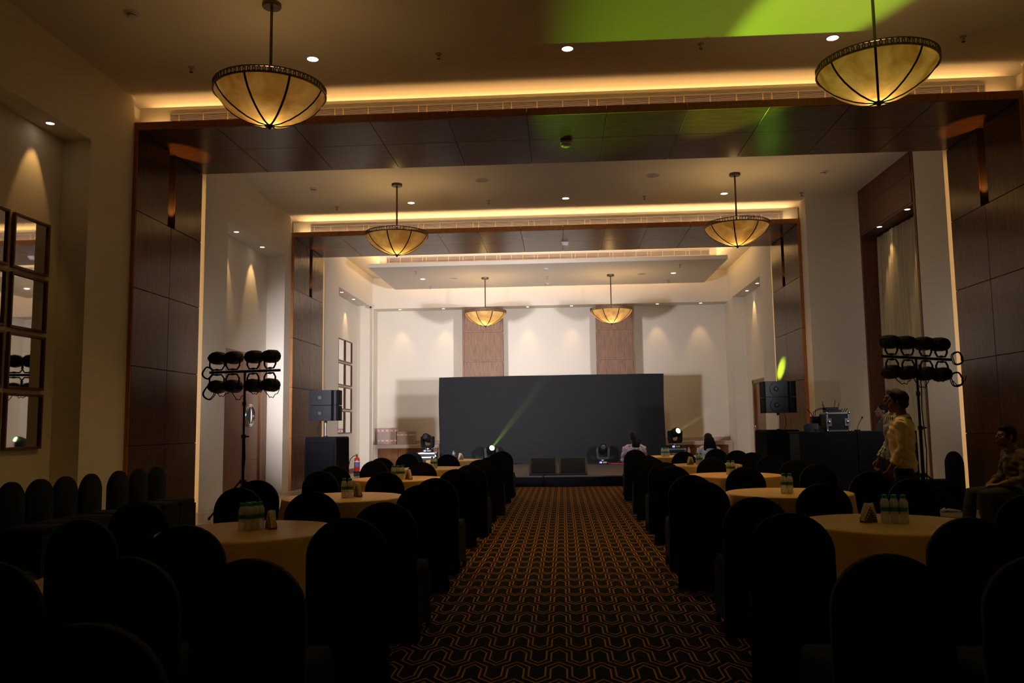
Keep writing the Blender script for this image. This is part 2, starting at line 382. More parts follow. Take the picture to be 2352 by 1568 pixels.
def portal(n, y0, y1, xl, xr, joints, ymid, label, gx0, gx1, wl, wr):
    """wood-clad beam and two legs across the hall, with a cream fascia, cove and air grille above"""
    zs, slot = 6.02, (ymid-.115, ymid+.125)
    m = MB().box((xl-.3, y0+.03, zs+.02), (xr+.3, y1-.001, zs+.075))
    for x, s in ((xl, -1), (xr, 1)):
        def bx(d0, d1, ya, yb, za, zb): m.box((min(x+s*d0, x+s*d1), ya, za), (max(x+s*d0, x+s*d1), yb, zb))
        bx(.022, .22, y0+.02, y1-.001, 0, 4.77); bx(.022, .22, y0+.02, slot[0], 4.77, zs+.02); bx(.022, .22, slot[1], y1-.001, 4.77, zs+.02); bx(.16, .22, slot[0], slot[1], 4.77, zs+.02)
    o = struct('trim_%d' % n, m, core, label)
    zz = [0.0, 1.22, 2.41, 3.59, 4.77, zs]
    pv = lambda lo, hi: MB().box(lo, hi, .003)
    for x, s in ((xl, -1), (xr, 1)):
        for a, b in zip(zz, zz[1:]):
            ys = ((y0+.022, slot[0]), (slot[1], y1)) if a > 4.7 else ((y0+.022, ymid), (ymid, y1))
            for ya, yb in ys:
                pv((min(x, x+s*.022), ya+.004, a+.004), (max(x, x+s*.022), yb-.004, b-.004)).build('panel', portalwood, o)
            e = pv((min(x, x+s*.22), y0, a+.003), (max(x, x+s*.22), y0+.02, b-.003)).build('edge_band', edgewood, o)
        # warm lining of the upright slot
        MB().box((min(x+s*.15, x+s*.16), slot[0], 4.775), (max(x+s*.15, x+s*.16), slot[1], zs)).build('slot_lining', edgewood, o)
    js = [xl] + joints + [xr]
    for a, b in zip(js, js[1:]):
        for ya, yb in ((y0+.03, ymid-.1), (ymid-.1, y1)):
            pv((a+.004, ya+.003, zs), (b-.004, yb-.003, zs+.022)).build('panel', soffitwood, o)
        pv((a+.003 if a > xl else xl-.065, y0, zs), (b-.003 if b < xr else xr+.065, y0+.028, zs+.115)).build('edge_band', edgewood, o)
    m = MB().box((wl, y0+.16, 6.115), (wr, y0+.22, 6.42)).box((wl, y0+.22, 6.115), (wr, y0+.57, 6.34)).box((wl, y0+.57, 6.115), (wr, y1, ZC))
    struct('trim_%d' % (n+2), m, plaster, 'cream bulkhead with a light cove above the %s portal' % ('nearer' if n == 1 else 'farther'))
    return o
portal(1, 11.83, 14.1, -6.39, 6.62, [-5.18+1.183*k for k in range(10)], 12.97, 'nearer dark wood portal spanning the hall with glossy panels', -5.95, 6.22, -6.45, 6.68)
portal(2, 19.1, 21.55, -6.36, 5.51, [-5.28, -4.08, -2.9, -1.91, -.91, .09, 1.08, 2.07, 3.07, 4.25], 20.45, 'farther dark wood portal framing the stage bay', -5.98, 5.22, -6.44, 5.58)

def grille(name, label, y, x0, x1, z0, z1, n, first, big, small):
    t = thing(name, label, 'air grille', ((x0+x1)/2, y, z0)); xc = (x0+x1)/2
    MB().box((x0-xc, -.006, 0), (x1-xc, -.001, z1-z0)).build('back_plate', grillback, t)
    h = z1-z0
    f = MB().box((x0-xc-.015, -.03, -.012), (x1-xc+.015, 0, 0)).box((x0-xc-.015, -.03, h), (x1-xc+.015, 0, h+.012)).box((x0-xc-.015, -.03, 0), (x0-xc, 0, h)).box((x1-xc, -.03, 0), (x1-xc+.015, 0, h))
    f.build('frame', alu, t)
    sl = MB().box((x0-xc, -.026, -.0020), (x1-xc, -.021, .0020)).mesh('slat', alu)
    for k in range(n):
        o = bpy.data.objects.new('slat', sl); C.objects.link(o); o.parent = t; o.location = (0, 0, h*(k+.5)/n)
    dv = MB().box((-.006, -.029, 0), (.006, -.007, h)).mesh('divider', dividerm)
    x = x0 + first; k = 0
    while x < x1-.02:
        o = bpy.data.objects.new('divider', dv); C.objects.link(o); o.parent = t; o.location = (x-xc, 0, 0)
        x += small if k % 4 == 3 else big; k += 1
grille('air_grille', 'long slatted air grille above the nearer wood portal', 11.989, -5.95, 6.22, 6.135, 6.295, 11, .13, .385, .13)
grille('air_grille', 'long slatted air grille above the farther wood portal', 19.259, -5.99, 5.22, 6.14, 6.295, 13, .08, .40, .13)

# dropped ceiling panel of the stage bay, hung from a smaller block with a grille on its front
struct('trim_5', MB().box((-5.53, 23.15, 6.03), (4.72, 27.05, 6.14)).box((-5.28, 23.6, 6.14), (4.50, 26.75, ZC)), ceilpaint, 'pale dropped ceiling panel floating over the stage')
grille('air_grille', 'slatted air grille on the block above the dropped ceiling panel', 23.6, -5.06, 4.28, 6.245, 6.385, 11, .06, .33, .10)

# wood columns in the back niche
for n, x0, x1, sd in ((6, -3.33, -1.97, 'left'), (7, 1.17, 2.44, 'right')):
    o = struct('trim_%d' % n, MB().box((x0+.03, 27.53, 0), (x1-.03, 28.15, 5.45)), darkwood, 'walnut panelled column in the back niche, %s of centre' % sd)
    zz = [.0, 1.62, 2.62, 3.62, 4.62, 5.45]
    for a, b in zip(zz, zz[1:]):
        MB().box((x0+.06, 27.515, a+.035), (x1-.06, 27.535, b-.035), .004).build('panel', walnut, o)
        for xs in (x0+.012, x1-.03): MB().box((xs, 27.56, a+.03), (xs+.018, 28.14, b-.03), .004).build('panel', walnut, o)
        MB().box((x0+.055, 27.504, b-.035), (x1-.055, 27.55, b+.035 if b < 5.4 else b), .004).build('rail', walnut, o)
        for xs in (x0, x1): MB().box((xs-(.06 if xs == x1 else 0), 27.50, a), (xs+(0 if xs == x1 else .06), 27.55, b), .003).build('stile', walnut, o)

# curtained window bay on the right wall
o = struct('window_1', MB().box((XR-.015, 15.5, 5.49), (XR+.55, 18.36, ZC-.002)).box((XR-.015, 18.28, 0), (XR+.60, 18.36, 5.49)).box((XR-.015, 15.5, 0), (XR+.60, 15.58, 5.49)), darkwood, 'tall window bay lined in dark wood with a curtain')
for a, b in ((5.50, 6.02), (6.06, 6.50)): MB().box((XR-.028, 15.60, a+.03), (XR-.012, 18.26, b-.03), .004).build('panel', darkwood, o)
for k in range(5): MB().box((XR+.03, 18.262, .05+k*1.08), (XR+.5, 18.283, 1.06+k*1.08), .004).build('panel', darkwood, o)
MB().box((XR+.61, 15.6, .4), (XR+.62, 18.3, 5.4)).build('pane', plain('night_glass', (.01, .012, .015), .1), o)

# doors
o = struct('door_1', MB().box((-6.845, 15.36, 0), (-6.825, 18.64, 3.1)), doorwood, 'wood panelled doorway with a round porthole in the left niche')
for ya, yb, za, zb in ((15.40, 16.2, .02, .78), (15.40, 16.2, .79, 2.3), (15.40, 17.18, 2.31, 3.08), (16.21, 17.18, .02, .78), (16.21, 17.18, .79, 2.3), (17.20, 18.18, .02, .78), (17.20, 18.18, .79, 2.3), (17.20, 18.18, 2.31, 3.08)):
    MB().box((-6.827, ya, za), (-6.808, yb, zb), .003).build('panel', doorwood, o)
MB().box((-6.83, 18.20, 0), (-6.775, 18.36, 3.1), .006).box((-6.83, 18.40, 0), (-6.79, 18.62, 3.1), .006).build('door_frame', doorwood, o)
ring = MB()
ring.tube([(-6.80, 17.62+.22*math.cos(t*PI/16), 1.74+.22*math.sin(t*PI/16)) for t in range(33)], .035, 8, cap=False).build('porthole_ring', chrome, o, 60)
MB().cyl((-6.81, 17.62, 1.74), (-6.797, 17.62, 1.74), .2, 32).build('porthole_glass', mirror, o)
hd = MB().cyl((-6.74, 17.22, .70), (-6.74, 17.22, 1.38), .014, 10)
for z in (.76, 1.32): hd.cyl((-6.81, 17.22, z), (-6.74, 17.22, z), .011, 8)
hd.build('door_handle', chrome, o, 50)
o = struct('door_2', MB().box((5.935, 23.3, 0), (5.945, 25.86, 2.66)), doorwood, 'wooden double door in the right niche by the stage')
MB().box((5.86, 25.74, 0), (5.94, 25.9, 2.72), .005).box((5.86, 23.1, 0), (5.94, 23.28, 2.72), .005).box((5.86, 23.1, 2.62), (5.94, 25.9, 2.74), .005).build('door_frame', doorwood, o)
for ya, yb in ((23.31, 24.48), (24.50, 25.73)): MB().box((5.915, ya, .01), (5.937, yb, 2.61), .003).build('panel', doorwood, o)
hd = MB().cyl((5.85, 25.62, .85), (5.85, 25.62, 1.35), .014, 8).cyl((5.92, 25.62, 1.22), (5.85, 25.62, 1.22), .011, 8).cyl((5.92, 25.62, .92), (5.85, 25.62, .92), .011, 8)
hd.build('door_handle', chrome, o, 50)

# ------------------------------------------------------------------ ceiling fixtures
PLACE = {1: 'bay nearest the camera', 2: 'middle bay', 3: 'stage bay'}
def downlight(loc, label, power, angle, aim, r=.055, color=SOFT, blend=.5, group=None, es=None):
    t = thing('recessed_downlight', label, 'downlight', loc, 0, group)
    MB().lathe([(r*1.22, 0), (r*1.22, -.006), (r, -.008), (r, 0)], 24, cap0=False, cap1=False).build('trim_ring', white_pl, t, 40)
    MB().cyl((0, 0, -.001), (0, 0, -.005), r*.98, 24).build('lens', lens_on, t)
    if power:
        light('SPOT', (0, 0, -.03), power, color, Vector(aim), t, spot_size=math.radians(angle), spot_blend=blend, shadow_soft_size=.03)
    return t
W3 = ('left', 'middle', 'right')
for i, x in enumerate((-3.35, .16, 3.68)):
    downlight((x, 10.74, ZC), '%s one of three bright downlights in the ceiling before the nearer portal' % W3[i], 270, 84, (0, 0, -3), .075, (1, .57, .20), .9)
    downlight((x, 18.17, ZC), '%s one of three downlights in the ceiling before the farther portal' % W3[i], 240, 84, (0, 0, -3), .075, (1, .61, .25), .9)
for i, x in enumerate((-3.35, .16, 3.68)):  # out-of-view row added to lift the camera side of the near cloths
    downlight((x, 2.3, ZC), '%s unseen dim downlight added above the viewpoint to brighten the near tablecloths' % W3[i], 42, 100, (0, 0, -3), .075, (1, .57, .20), .9)
downlight((-4.28, 25.17, 6.03), 'downlight at the left end of the dropped ceiling panel', 40, 80, (0, 0, -3), .075)
downlight((3.47, 25.17, 6.03), 'downlight at the right end of the dropped ceiling panel', 40, 80, (0, 0, -3), .075)
for x, y, z, l in ((-6.62, 8.62, ZN, 'downlight in the left niche nearest the camera, cut off at the picture edge'), (-6.62, 10.05, ZN, 'downlight in the near left niche above the framed mirrors'), (-6.59, 16.17, ZN, 'nearer of two downlights above the porthole door niche'), (-6.59, 17.63, ZN, 'farther of two downlights above the porthole door niche'),
                 (-6.57, 24.19, 5.51, 'nearer of two downlights in the left stage bay niche'), (-6.57, 25.59, 5.51, 'farther of two downlights in the left stage bay niche by the camera'),
                 (5.75, 24.2, 5.49, 'nearer of two downlights in the right stage bay niche'), (5.75, 25.54, 5.49, 'farther of two downlights in the right stage bay niche'),
                 (6.70, 15.97, 5.489, 'nearer of two downlights over the curtained window'), (6.70, 17.38, 5.489, 'farther of two downlights over the curtained window')):
    s = 1 if x > 0 else -1
    near = y < 12
    downlight((x, y, z), l, 20 if near else 42, 46, (s*.42, -.02 if near else .06, -2.0), .05, (1, .56, .19) if near else (1, .64, .29), .45)
for i, x in enumerate((-5.5, -4.0, -1.12, .37, 3.25, 4.69)):
    downlight((x, 27.72, 5.454), '%s of the six small downlights along the back niche' % ('leftmost', 'second from left', 'third from left', 'fourth from left', 'second from right', 'rightmost')[i], 34, 44, (0, .40, -2.0), .05, SOFT, .6)

def sprinkler(loc, label):
    t = thing('ceiling_sprinkler', label, 'sprinkler', loc)
    MB().lathe([(.045, 0), (.045, -.008), (.02, -.014), (.012, -.03), (.012, -.045)], 16).build('flange', grey_pl, t, 40)
    MB().tube([(-.018, 0, -.03), (-.02, 0, -.055), (0, 0, -.07), (.02, 0, -.055), (.018, 0, -.03)], .004, 6).build('yoke', dividerm, t)
    MB().cyl((0, 0, -.07), (0, 0, -.075), .024, 12).build('deflector', black_pl, t)
for i, (x, y) in enumerate(((-5.12, 10.85), (-1.6, 10.74), (1.95, 10.76), (5.42, 10.86))):
    sprinkler((x, y, ZC), '%s sprinkler head of the row before the nearer portal' % ('leftmost', 'second from left', 'third from left', 'rightmost')[i])
for i, (x, y) in enumerate(((-5.11, 18.32), (-1.58, 18.19), (1.92, 18.21), (5.41, 18.3))):
    sprinkler((x, y, ZC), '%s sprinkler head of the row before the farther portal' % ('leftmost', 'second from left', 'third from left', 'rightmost')[i])
for x, y, l in ((-4.27, 23.92, 'front left'), (-4.28, 26.64, 'back left'), (-.4, 25.24, 'middle'), (3.49, 23.86, 'front right'), (3.48, 26.46, 'back right')):
    sprinkler((x, y, 6.03), '%s sprinkler head under the dropped ceiling panel' % l)
def detector(loc, label, r=.055):
    t = thing('smoke_detector', label, 'smoke detector', loc)
    MB().lathe([(r*1.5, 0), (r*1.5, -.014), (r*1.2, -.02)], 24).build('base', white_pl, t, 40)
    MB().lathe([(r, -.02), (r*.95, -.05), (r*.6, -.062)], 20).build('head', white_pl, t, 40)
    MB().lathe([(r*.99, -.036), (r*.99, -.044)], 20).build('vent_ring', black_pl, t)
for loc, l in (((-5.15, 9.3, ZC), 'smoke detector on the dark ceiling at the upper left'), ((-5.2, 16.82, ZC), 'smoke detector at the left of the middle bay ceiling'), ((5.4, 16.74, ZC), 'smoke detector at the right of the middle bay ceiling'),
               ((-.41, 23.95, 6.03), 'smoke detector under the front of the dropped ceiling panel'), ((-.4, 26.5, 6.03), 'smoke detector under the back of the dropped ceiling panel')):
    detector(loc, l)
for y, l in ((13.0, 'nearer'), (20.44, 'farther')):
    t = thing('smoke_alarm', 'white smoke alarm box under the %s wood portal' % l, 'smoke alarm', (.135, y, 6.021))
    MB().box((-.09, -.09, -.05), (.09, .09, 0), .01).build('base', white_pl, t)
    MB().lathe([(.085, -.05), (.08, -.085), (.05, -.095)], 8).build('head', white_pl, t)
    MB().lathe([(.05, -.0951), (.05, -.1)], 12).build('vent_ring', grey_pl, t)
for x, y, z, l in ((-1.58, 16.61, ZC, 'left round ceiling speaker in the middle bay'), (1.95, 16.65, ZC, 'right round ceiling speaker in the middle bay'), (-3.29, 25.15, 6.03, 'left round speaker in the dropped ceiling panel'), (2.51, 25.18, 6.03, 'right round speaker in the dropped ceiling panel')):
    t = thing('ceiling_speaker', l, 'ceiling speaker', (x, y, z))
    MB().lathe([(.15, 0), (.15, -.006), (.125, -.012), (.125, -.004)], 32, cap0=False, cap1=False).build('rim', white_pl, t, 40)
    MB().cyl((0, 0, -.001), (0, 0, -.008), .124, 32).build('mesh_cover', grey_pl, t)

# ------------------------------------------------------------------ bowl pendants
BOWL = [(.632, -1.13), (.60, -1.19), (.545, -1.26), (.46, -1.335), (.36, -1.40), (.25, -1.455), (.13, -1.495), (.04, -1.507)]
def make_pendant(loc, rot, label, up_, glow):
    t = thing('bowl_pendant_lamp', label, 'pendant lamp', loc, rot, 'alabaster bowl pendants')
    MB().lathe([(.112, 0), (.112, -.04), (.105, -.05)], 32).build('canopy', bronze, t, 40)
    MB().cyl((0, 0, -.05), (0, 0, -1.06), .018, 12).build('rod', bronze, t, 60)
    b = MB()
    for z0, z1 in ((-1.062, -1.050), (-1.132, -1.114)):
        b.lathe([(.655, z0), (.655, z1), (.635, z1), (.635, z0), (.655, z0)], 72, cap0=False, cap1=False)
    b.build('rim_band', bronze, t, 40)
    pl = MB()
    for k in range(72):
        a = 2*PI*k/72
        pl.tube([(.645*math.cos(a+d), .645*math.sin(a+d), z) for d, z in ((0, -1.115), (.018, -1.102), (.018, -1.075), (0, -1.062))], .006, 5)
        pl.tube([(.645*math.cos(a+d), .645*math.sin(a+d), z) for d, z in ((0, -1.115), (-.018, -1.102), (-.018, -1.075), (0, -1.062))], .006, 5)
    tag(pl.build('pierced_lattice', bronze, t), kind='stuff')
    for k in range(3):
        a = 2*PI*k/3+.3
        MB().cyl((0, 0, -1.05), (.64*math.cos(a), .64*math.sin(a), -1.07), .008, 8).build('spider_arm', darkbronze, t, 60)
    bw = MB(); bw.lathe(BOWL, 64, cap0=False); bw.build('bowl', alab, t, 180)
    prof = [(r+.006, z-.003) for r, z in BOWL]
    rm = MB().tube([(r, 0, z) for r, z in prof], .013, 8, flat=.5, side=(0, 1, 0)).mesh('rib', darkbronze, 60)
    for k in range(8):
        o = bpy.data.objects.new('rib', rm); C.objects.link(o); o.parent = t; o.rotation_euler = (0, 0, 2*PI*k/8)
    MB().lathe([(.0, -1.49), (.06, -1.508), (.062, -1.518), (.028, -1.526), (.018, -1.545), (.006, -1.556)], 20, cap0=False).build('finial', darkbronze, t, 40)
    MB().ball((0, 0, -1.36), (.035, .035, .05), 10).build('bulb', plain('bulb_glass', (.9, .8, .6), .4, emit=(1, .7, .35), es=3) if 'bulb_glass' not in MATS else MATS['bulb_glass'], t, 180)
    light('POINT', (0, 0, -1.40), glow, (1, .66, .27), parent=t, shadow_soft_size=.05)
    light('SPOT', (0, 0, -1.16), up_*1.3, (1, .62, .25), (0, 0, 0), t, spot_size=math.radians(165), spot_blend=.5, shadow_soft_size=.05)
    return t
for x, y, z, rot, l, p, g in ((-3.39, 9.24, ZC, .68, 'large bowl pendant at upper left, nearest the camera', 5.5, 10), (3.62, 9.2, ZC, .41, 'large bowl pendant at upper right whose rod catches green light', 5.5, 10),
                        (-3.38, 16.7, ZC, .67, 'bowl pendant in the middle bay, left of the two', 17, 15), (3.61, 16.7, ZC, .49, 'bowl pendant in the middle bay, right of the two', 17, 15),
                        (-2.33, 25.2, 6.03, .435, 'small looking bowl pendant over the stage before the left walnut column', 20, 30), (1.55, 25.2, 6.03, .32, 'small looking bowl pendant over the stage before the right walnut column', 20, 30)):
    make_pendant((x, y, z), rot, l, p, g)

# ------------------------------------------------------------------ mirrors
def mirror_unit(loc, wd, ht, label, group):
    t = thing('framed_mirror', label, 'mirror', loc, 0, group)
    f = MB()
    for lo, hi in (((0, 0, 0), (.045, wd, .032)), ((0, 0, ht-.032), (.045, wd, ht)), ((0, 0, .03), (.045, .032, ht-.03)), ((0, wd-.032, .03), (.045, wd, ht-.03))): f.box(lo, hi, .004)
    f.build('frame', framewood, t)
    MB().box((.004, .03, .03), (.018, wd-.03, ht-.03)).build('glass', mirror, t)
ROWS = ('top', 'second', 'third', 'bottom')
for c, y in ((0, 8.90), (1, 9.71)):
    for r in range(4):
        mirror_unit((-6.835, y, 3.495-.755*r), .72, .70, '%s framed mirror of the %s column in the near left niche' % (ROWS[r], ('left', 'right')[c]), 'mirrors in the near left niche')
for c, y in ((0, 24.68), (1, 25.53)):
    for r in range(4):
        mirror_unit((-6.835, y, 3.50-.745*r), .82, .70, '%s framed mirror of the %s column in the niche beside the stage' % (ROWS[r], ('left', 'right')[c]), 'mirrors in the niche beside the stage')

# ------------------------------------------------------------------ curtain
m = MB(); N = 150; rows = 8
vs = []; fs = []
for j in range(rows+1):
    z = 5.44 - j*(5.40/rows); f = j/rows
    for i in range(N+1):
        u = i/N; y = 15.62+u*2.62
        ph = 2*PI*17*u + 1.2*math.sin(7*u) + .4*math.sin(3*f+9*u)
        vs.append((7.0-.02*math.sin(5*f) + .078*math.sin(ph)*(.75+.25*math.sin(11*u+1)) + .02*math.sin(2.3*ph+f), y+.012*math.cos(ph), z))
for j in range(rows):
    for i in range(N):
        a = j*(N+1)+i; fs.append((a, a+1, a+N+2, a+N+1))
m.add(vs, fs)
cu = thing('curtain', 'beige pleated full-height curtain in the dark wood window bay', 'curtain')
m.build('cloth', linen, cu, 180)
MB().cyl((7.0, 15.6, 5.45), (7.0, 18.26, 5.45), .016, 10).build('rod', bronze, cu, 60)

# ------------------------------------------------------------------ stage, backdrop, counters
m = thing('stage_platform', 'low black stage with a grey deck at the end of the aisle', 'stage')
MB().box((-4.5, 19.5, 0), (3.75, 26.0, .235)).build('skirt', stageskirt, m)
k = 0
for i in range(7):
    x0 = -4.5+i*1.1786
    for j in range(3):
        y0 = 19.5+j*2.167
        MB().box((x0+.002, y0+.002, .235), (x0+1.1766, y0+2.165, .262), .002).build('deck_board', deckmat, m)
ZS = .262
m = thing('backdrop_screen', 'large black cloth screen standing across the stage', 'screen')
f = MB(); nx, nz = 60, 24
vs = []; fs = []
for j in range(nz+1):
    for i in range(nx+1):
        u, v = i/nx, j/nz; x = -3.85+6.97*u
        sag = (.004*math.sin(u*7*PI)+.012*math.sin(u*PI))*v**3
        vs.append((x+.01*math.sin(v*7)*(1 if i in (0, nx) else 0), 25.62+.004*math.sin(u*40)+.003*math.sin(v*23), ZS+.02+(2.685+.01*u+sag)*v))
for j in range(nz):
    for i in range(nx): a = j*(nx+1)+i; fs.append((a, a+1, a+nx+2, a+nx+1))
f.add(vs, fs); f.build('cloth', drapeback, m, 180)
fr = MB()
for x in (-3.80, -1.5, .77, 3.05): fr.box((x-.03, 25.65, ZS), (x+.03, 25.71, 2.92)).box((x-.03, 25.65, ZS), (x+.03, 25.98, ZS+.04))
fr.box((-3.8, 25.65, 2.86), (3.05, 25.71, 2.92)).box((-3.8, 25.65, ZS+.02), (3.05, 25.71, ZS+.08)); fr.build('frame', steel, m)

def counter(x0, x1, label, knobs):
    t = thing('built_in_counter', label, 'counter', (0, 0, 0))
    MB().box((x0, 27.44, .735), (x1, 28.13, .86), .006).build('stone_top', stone, t)
    for a in (x0, x1-.16): MB().box((a, 27.44, 0), (a+.16, 28.1, .735), .004).build('stone_side', stone, t)
    MB().box((x0, 28.10, .86), (x1, 28.145, .98), .004).build('backsplash', stone, t)
    MB().box((x0+.16, 27.6, 0), (x1-.16, 28.05, .73)).build('carcass', core, t)
    n = 4; wd = (x1-x0-.32)/n
    for k in range(n):
        a = x0+.16+k*wd
        d = MB().box((a+.004, 27.50, .04), (a+wd-.004, 27.60, .73), .003).build('door', doorwood, t)
        kx = a+wd-.08 if k % 2 == 0 else a+.08
        MB().ball((kx, 27.485, .64), .016, 10).build('knob', chrome, d, 180)
counter(-6.35, -3.36, 'stone topped counter with wooden doors, left of the stage', 0)
counter(2.47, 5.54, 'stone topped counter with wooden doors, right of the stage', 0)

def carton(loc, sx, sy, sz, rz, label, bands):
    t = thing('cardboard_box', label, 'box', loc, rz, 'wrapped boxes on the left counter')
    MB().box((-sx/2, -sy/2, 0), (sx/2, sy/2, sz), .008).build('carton', card, t)
    e = .003
    for z0, z1 in bands:
        MB().box((-sx/2-e, -sy/2-e, z0), (sx/2+e, sy/2+e, z1)).build('printed_tape', tapew, t)
        pr = MB(); x = -sx/2+.06
        while x < sx/2-.08: pr.box((x, -sy/2-e*1.8, z0+.012), (x+.06, -sy/2-e, z1-.012)); x += .15
        pr.build('tape_print', tapered, t)
    for x in (-sx*.32, 0, sx*.33): MB().box((x-.03, -sy/2-e*1.5, sz-.04), (x+.03, -sy/2+.1, sz+e)).build('brown_tape', tape, t)
carton((-5.92, 27.78, .86), .62, .42, .56, .05, 'taller plastic wrapped carton with two printed tape bands on left counter', ((.44, .50), (.11, .16)))
carton((-5.28, 27.75, .86), .56, .42, .43, -.05, 'lower plastic wrapped carton beside the taller one on left counter', ((.30, .34),))

t = thing('fire_extinguisher', 'red fire extinguisher with a black hose by the left wall', 'fire extinguisher', (-6.2, 24.67, .14))
MB().lathe([(.07, 0), (.085, .02), (.085, .34), (.07, .39), (.03, .42), (.022, .45)], 24).build('cylinder', red, t, 50)
MB().lathe([(.0865, .14), (.0865, .27)], 24, cap0=False, cap1=False).build('paper_label', plain('extinguisher_label', (.08, .10, .28), .5, noise=.8, scale=40), t, 60)
MB().lathe([(.0868, .28), (.0868, .31)], 24, cap0=False, cap1=False).build('paper_band', white_pl, t, 60)
MB().box((-.02, -.02, .45), (.02, .02, .49)).box((-.015, -.12, .50), (.015, .03, .515)).box((-.012, -.10, .47), (.012, .02, .482)).build('valve_handle', black_pl, t)
MB().tube([(0, .02, .47), (-.10, -.02, .46), (-.19, -.05, .36), (-.23, -.05, .20), (-.25, -.05, .06)], .011, 8).build('hose', rubber, t, 60)
MB().box((-.11, .03, -.14), (.11, .10, -.01), .004).box((-.1, -.09, -.02), (.1, .05, -.001), .003).build('floor_stand', black_pl, t)

t = thing('security_camera', 'small white security camera at the corner of the left stage bay niche', 'camera', (-6.36, 26.98, 5.50))
MB().lathe([(.05, 0), (.05, -.02)], 16).build('base', white_pl, t, 40)
MB().cyl((0, .06, -.06), (.04, -.12, -.075), .042, 16).build('housing', white_pl, t, 40)
MB().cyl((.036, -.105, -.074), (.042, -.128, -.0757), .032, 16).build('lens', black_gl, t, 40)

# ------------------------------------------------------------------ moving heads, cases, monitors
def moving_head(loc, rz, tilt, label, lit, yaw_=0, s=1.0):
    t = thing('moving_head_light', label, 'stage light', loc, rz); t.scale = (s, s, s)
    MB().box((-.16, -.14, .012), (.16, .14, .10), .015).build('base', black_pl, t)
    MB().box((-.10, -.142, .03), (-.03, -.14, .08)).build('display', display, t)
    MB().box((.0, -.143, .035), (.11, -.14, .075)).build('control_panel', grey_pl, t)
    MB().cyl((0, 0, .10), (0, 0, .135), .07, 20).build('pan_collar', chrome, t, 40)
    ym = MB().prism([(-.20, .19), (-.155, .145), (.155, .145), (.20, .19), (.21, .46), (.185, .50), (.145, .48), (.135, .26), (.10, .215), (-.10, .215), (-.135, .26), (-.145, .48), (-.185, .50), (-.21, .46)], 'Y', -.075, .075)
    yo = ym.build('yoke', black_pl, t); yo.rotation_euler = (0, 0, yaw_)
    MT = Matrix.Translation((0, 0, .44)) @ Matrix.Rotation(yaw_, 4, 'Z') @ Matrix.Rotation(tilt, 4, 'X')
    h = MB().tube([(0, .17, 0), (0, .14, 0), (0, .02, 0), (0, -.10, 0), (0, -.165, 0)], [.07, .105, .125, .12, .098], 20, side=(1, 0, 0)).build('head', black_pl, t, 40)
    h.matrix_local = MT
    l = MB().lathe([(.082, -.012), (.082, .0), (.06, .012), (.0, .018)], 24, cap0=True, cap1=False).build('lens', lens_green if lit else lens_off, h, 60)
    l.matrix_local = Matrix.Translation((0, -.160, 0)) @ Matrix.Rotation(PI/2, 4, 'X')
    MB().tube([(.095*math.cos(k*PI/12), -.168, .095*math.sin(k*PI/12)) for k in range(25)], .012, 6, cap=False).build('lens_ring', black_gl, h, 60)
    tip = MT @ Vector((0, -.20, 0))
    return t, Matrix.Translation(loc) @ Matrix.Rotation(rz, 4, 'Z') @ Matrix.Scale(s, 4) @ tip
def tilt_for(src, dst):
    d = Vector(dst)-Vector(src); return math.atan2(d.x, -d.y), math.atan2(d.z, math.hypot(d.x, d.y))
def beam_head(loc, target, label):
    rz, el = tilt_for((loc[0], loc[1], loc[2]+.44), target)
    return moving_head(loc, 0, -el, label, True, rz, 1.05)
tgt1 = (3.42, 9.65, ZC)
b1, tip1 = beam_head((-2.2, 25.05, ZS), tgt1, 'lit moving head on the stage floor throwing a green beam, left')
tgt2 = (5.50, 21.12, 2.76)
b2, tip2 = beam_head((3.33, 25.0, .705), tgt2, 'lit moving head on the flight case right of the screen')
moving_head((1.17, 25.05, ZS), 0, -.55, 'unlit moving head on the stage floor, right of the monitors', False, .12, .98)
moving_head((-4.11, 25.0, .665), 0, -.35, 'unlit moving head on the flight case left of the screen', False, -.35, .98)
# the lit heads' own beams
light('SPOT', tip1, 17000, GREEN, tgt1, spot_size=math.radians(6.9), spot_blend=.6, shadow_soft_size=.03)
light('SPOT', tip1, 4600, (.42, 1, .01), (1.75, 9.0, ZC), spot_size=math.radians(13), spot_blend=1, shadow_soft_size=.05)
light('SPOT', tip2, 52000, (.33, 1, .06), tgt2, spot_size=math.radians(6.2), spot_blend=.9, shadow_soft_size=.03)
def beam_haze(a, b, r0, r1, label, haze=haze):
    a, b = Vector(a), Vector(b)
    tag(MB().tube([a, a.lerp(b, .35), b], [r0, r0+(r1-r0)*.35, r1], 24).build('haze', haze, None, 60), label, 'haze', kind='stuff')
d = (Vector(tgt1)-tip1).normalized(); beam_haze(tip1+d*.05, tip1+d*7.5, .045, .17, 'faint green haze in the beam rising from the left moving head')
d = (Vector(tgt2)-tip2).normalized(); beam_haze(tip2+d*.05, tip2+d*4.0, .05, .17, 'faint yellow green haze in the beam of the right moving head', haze2)

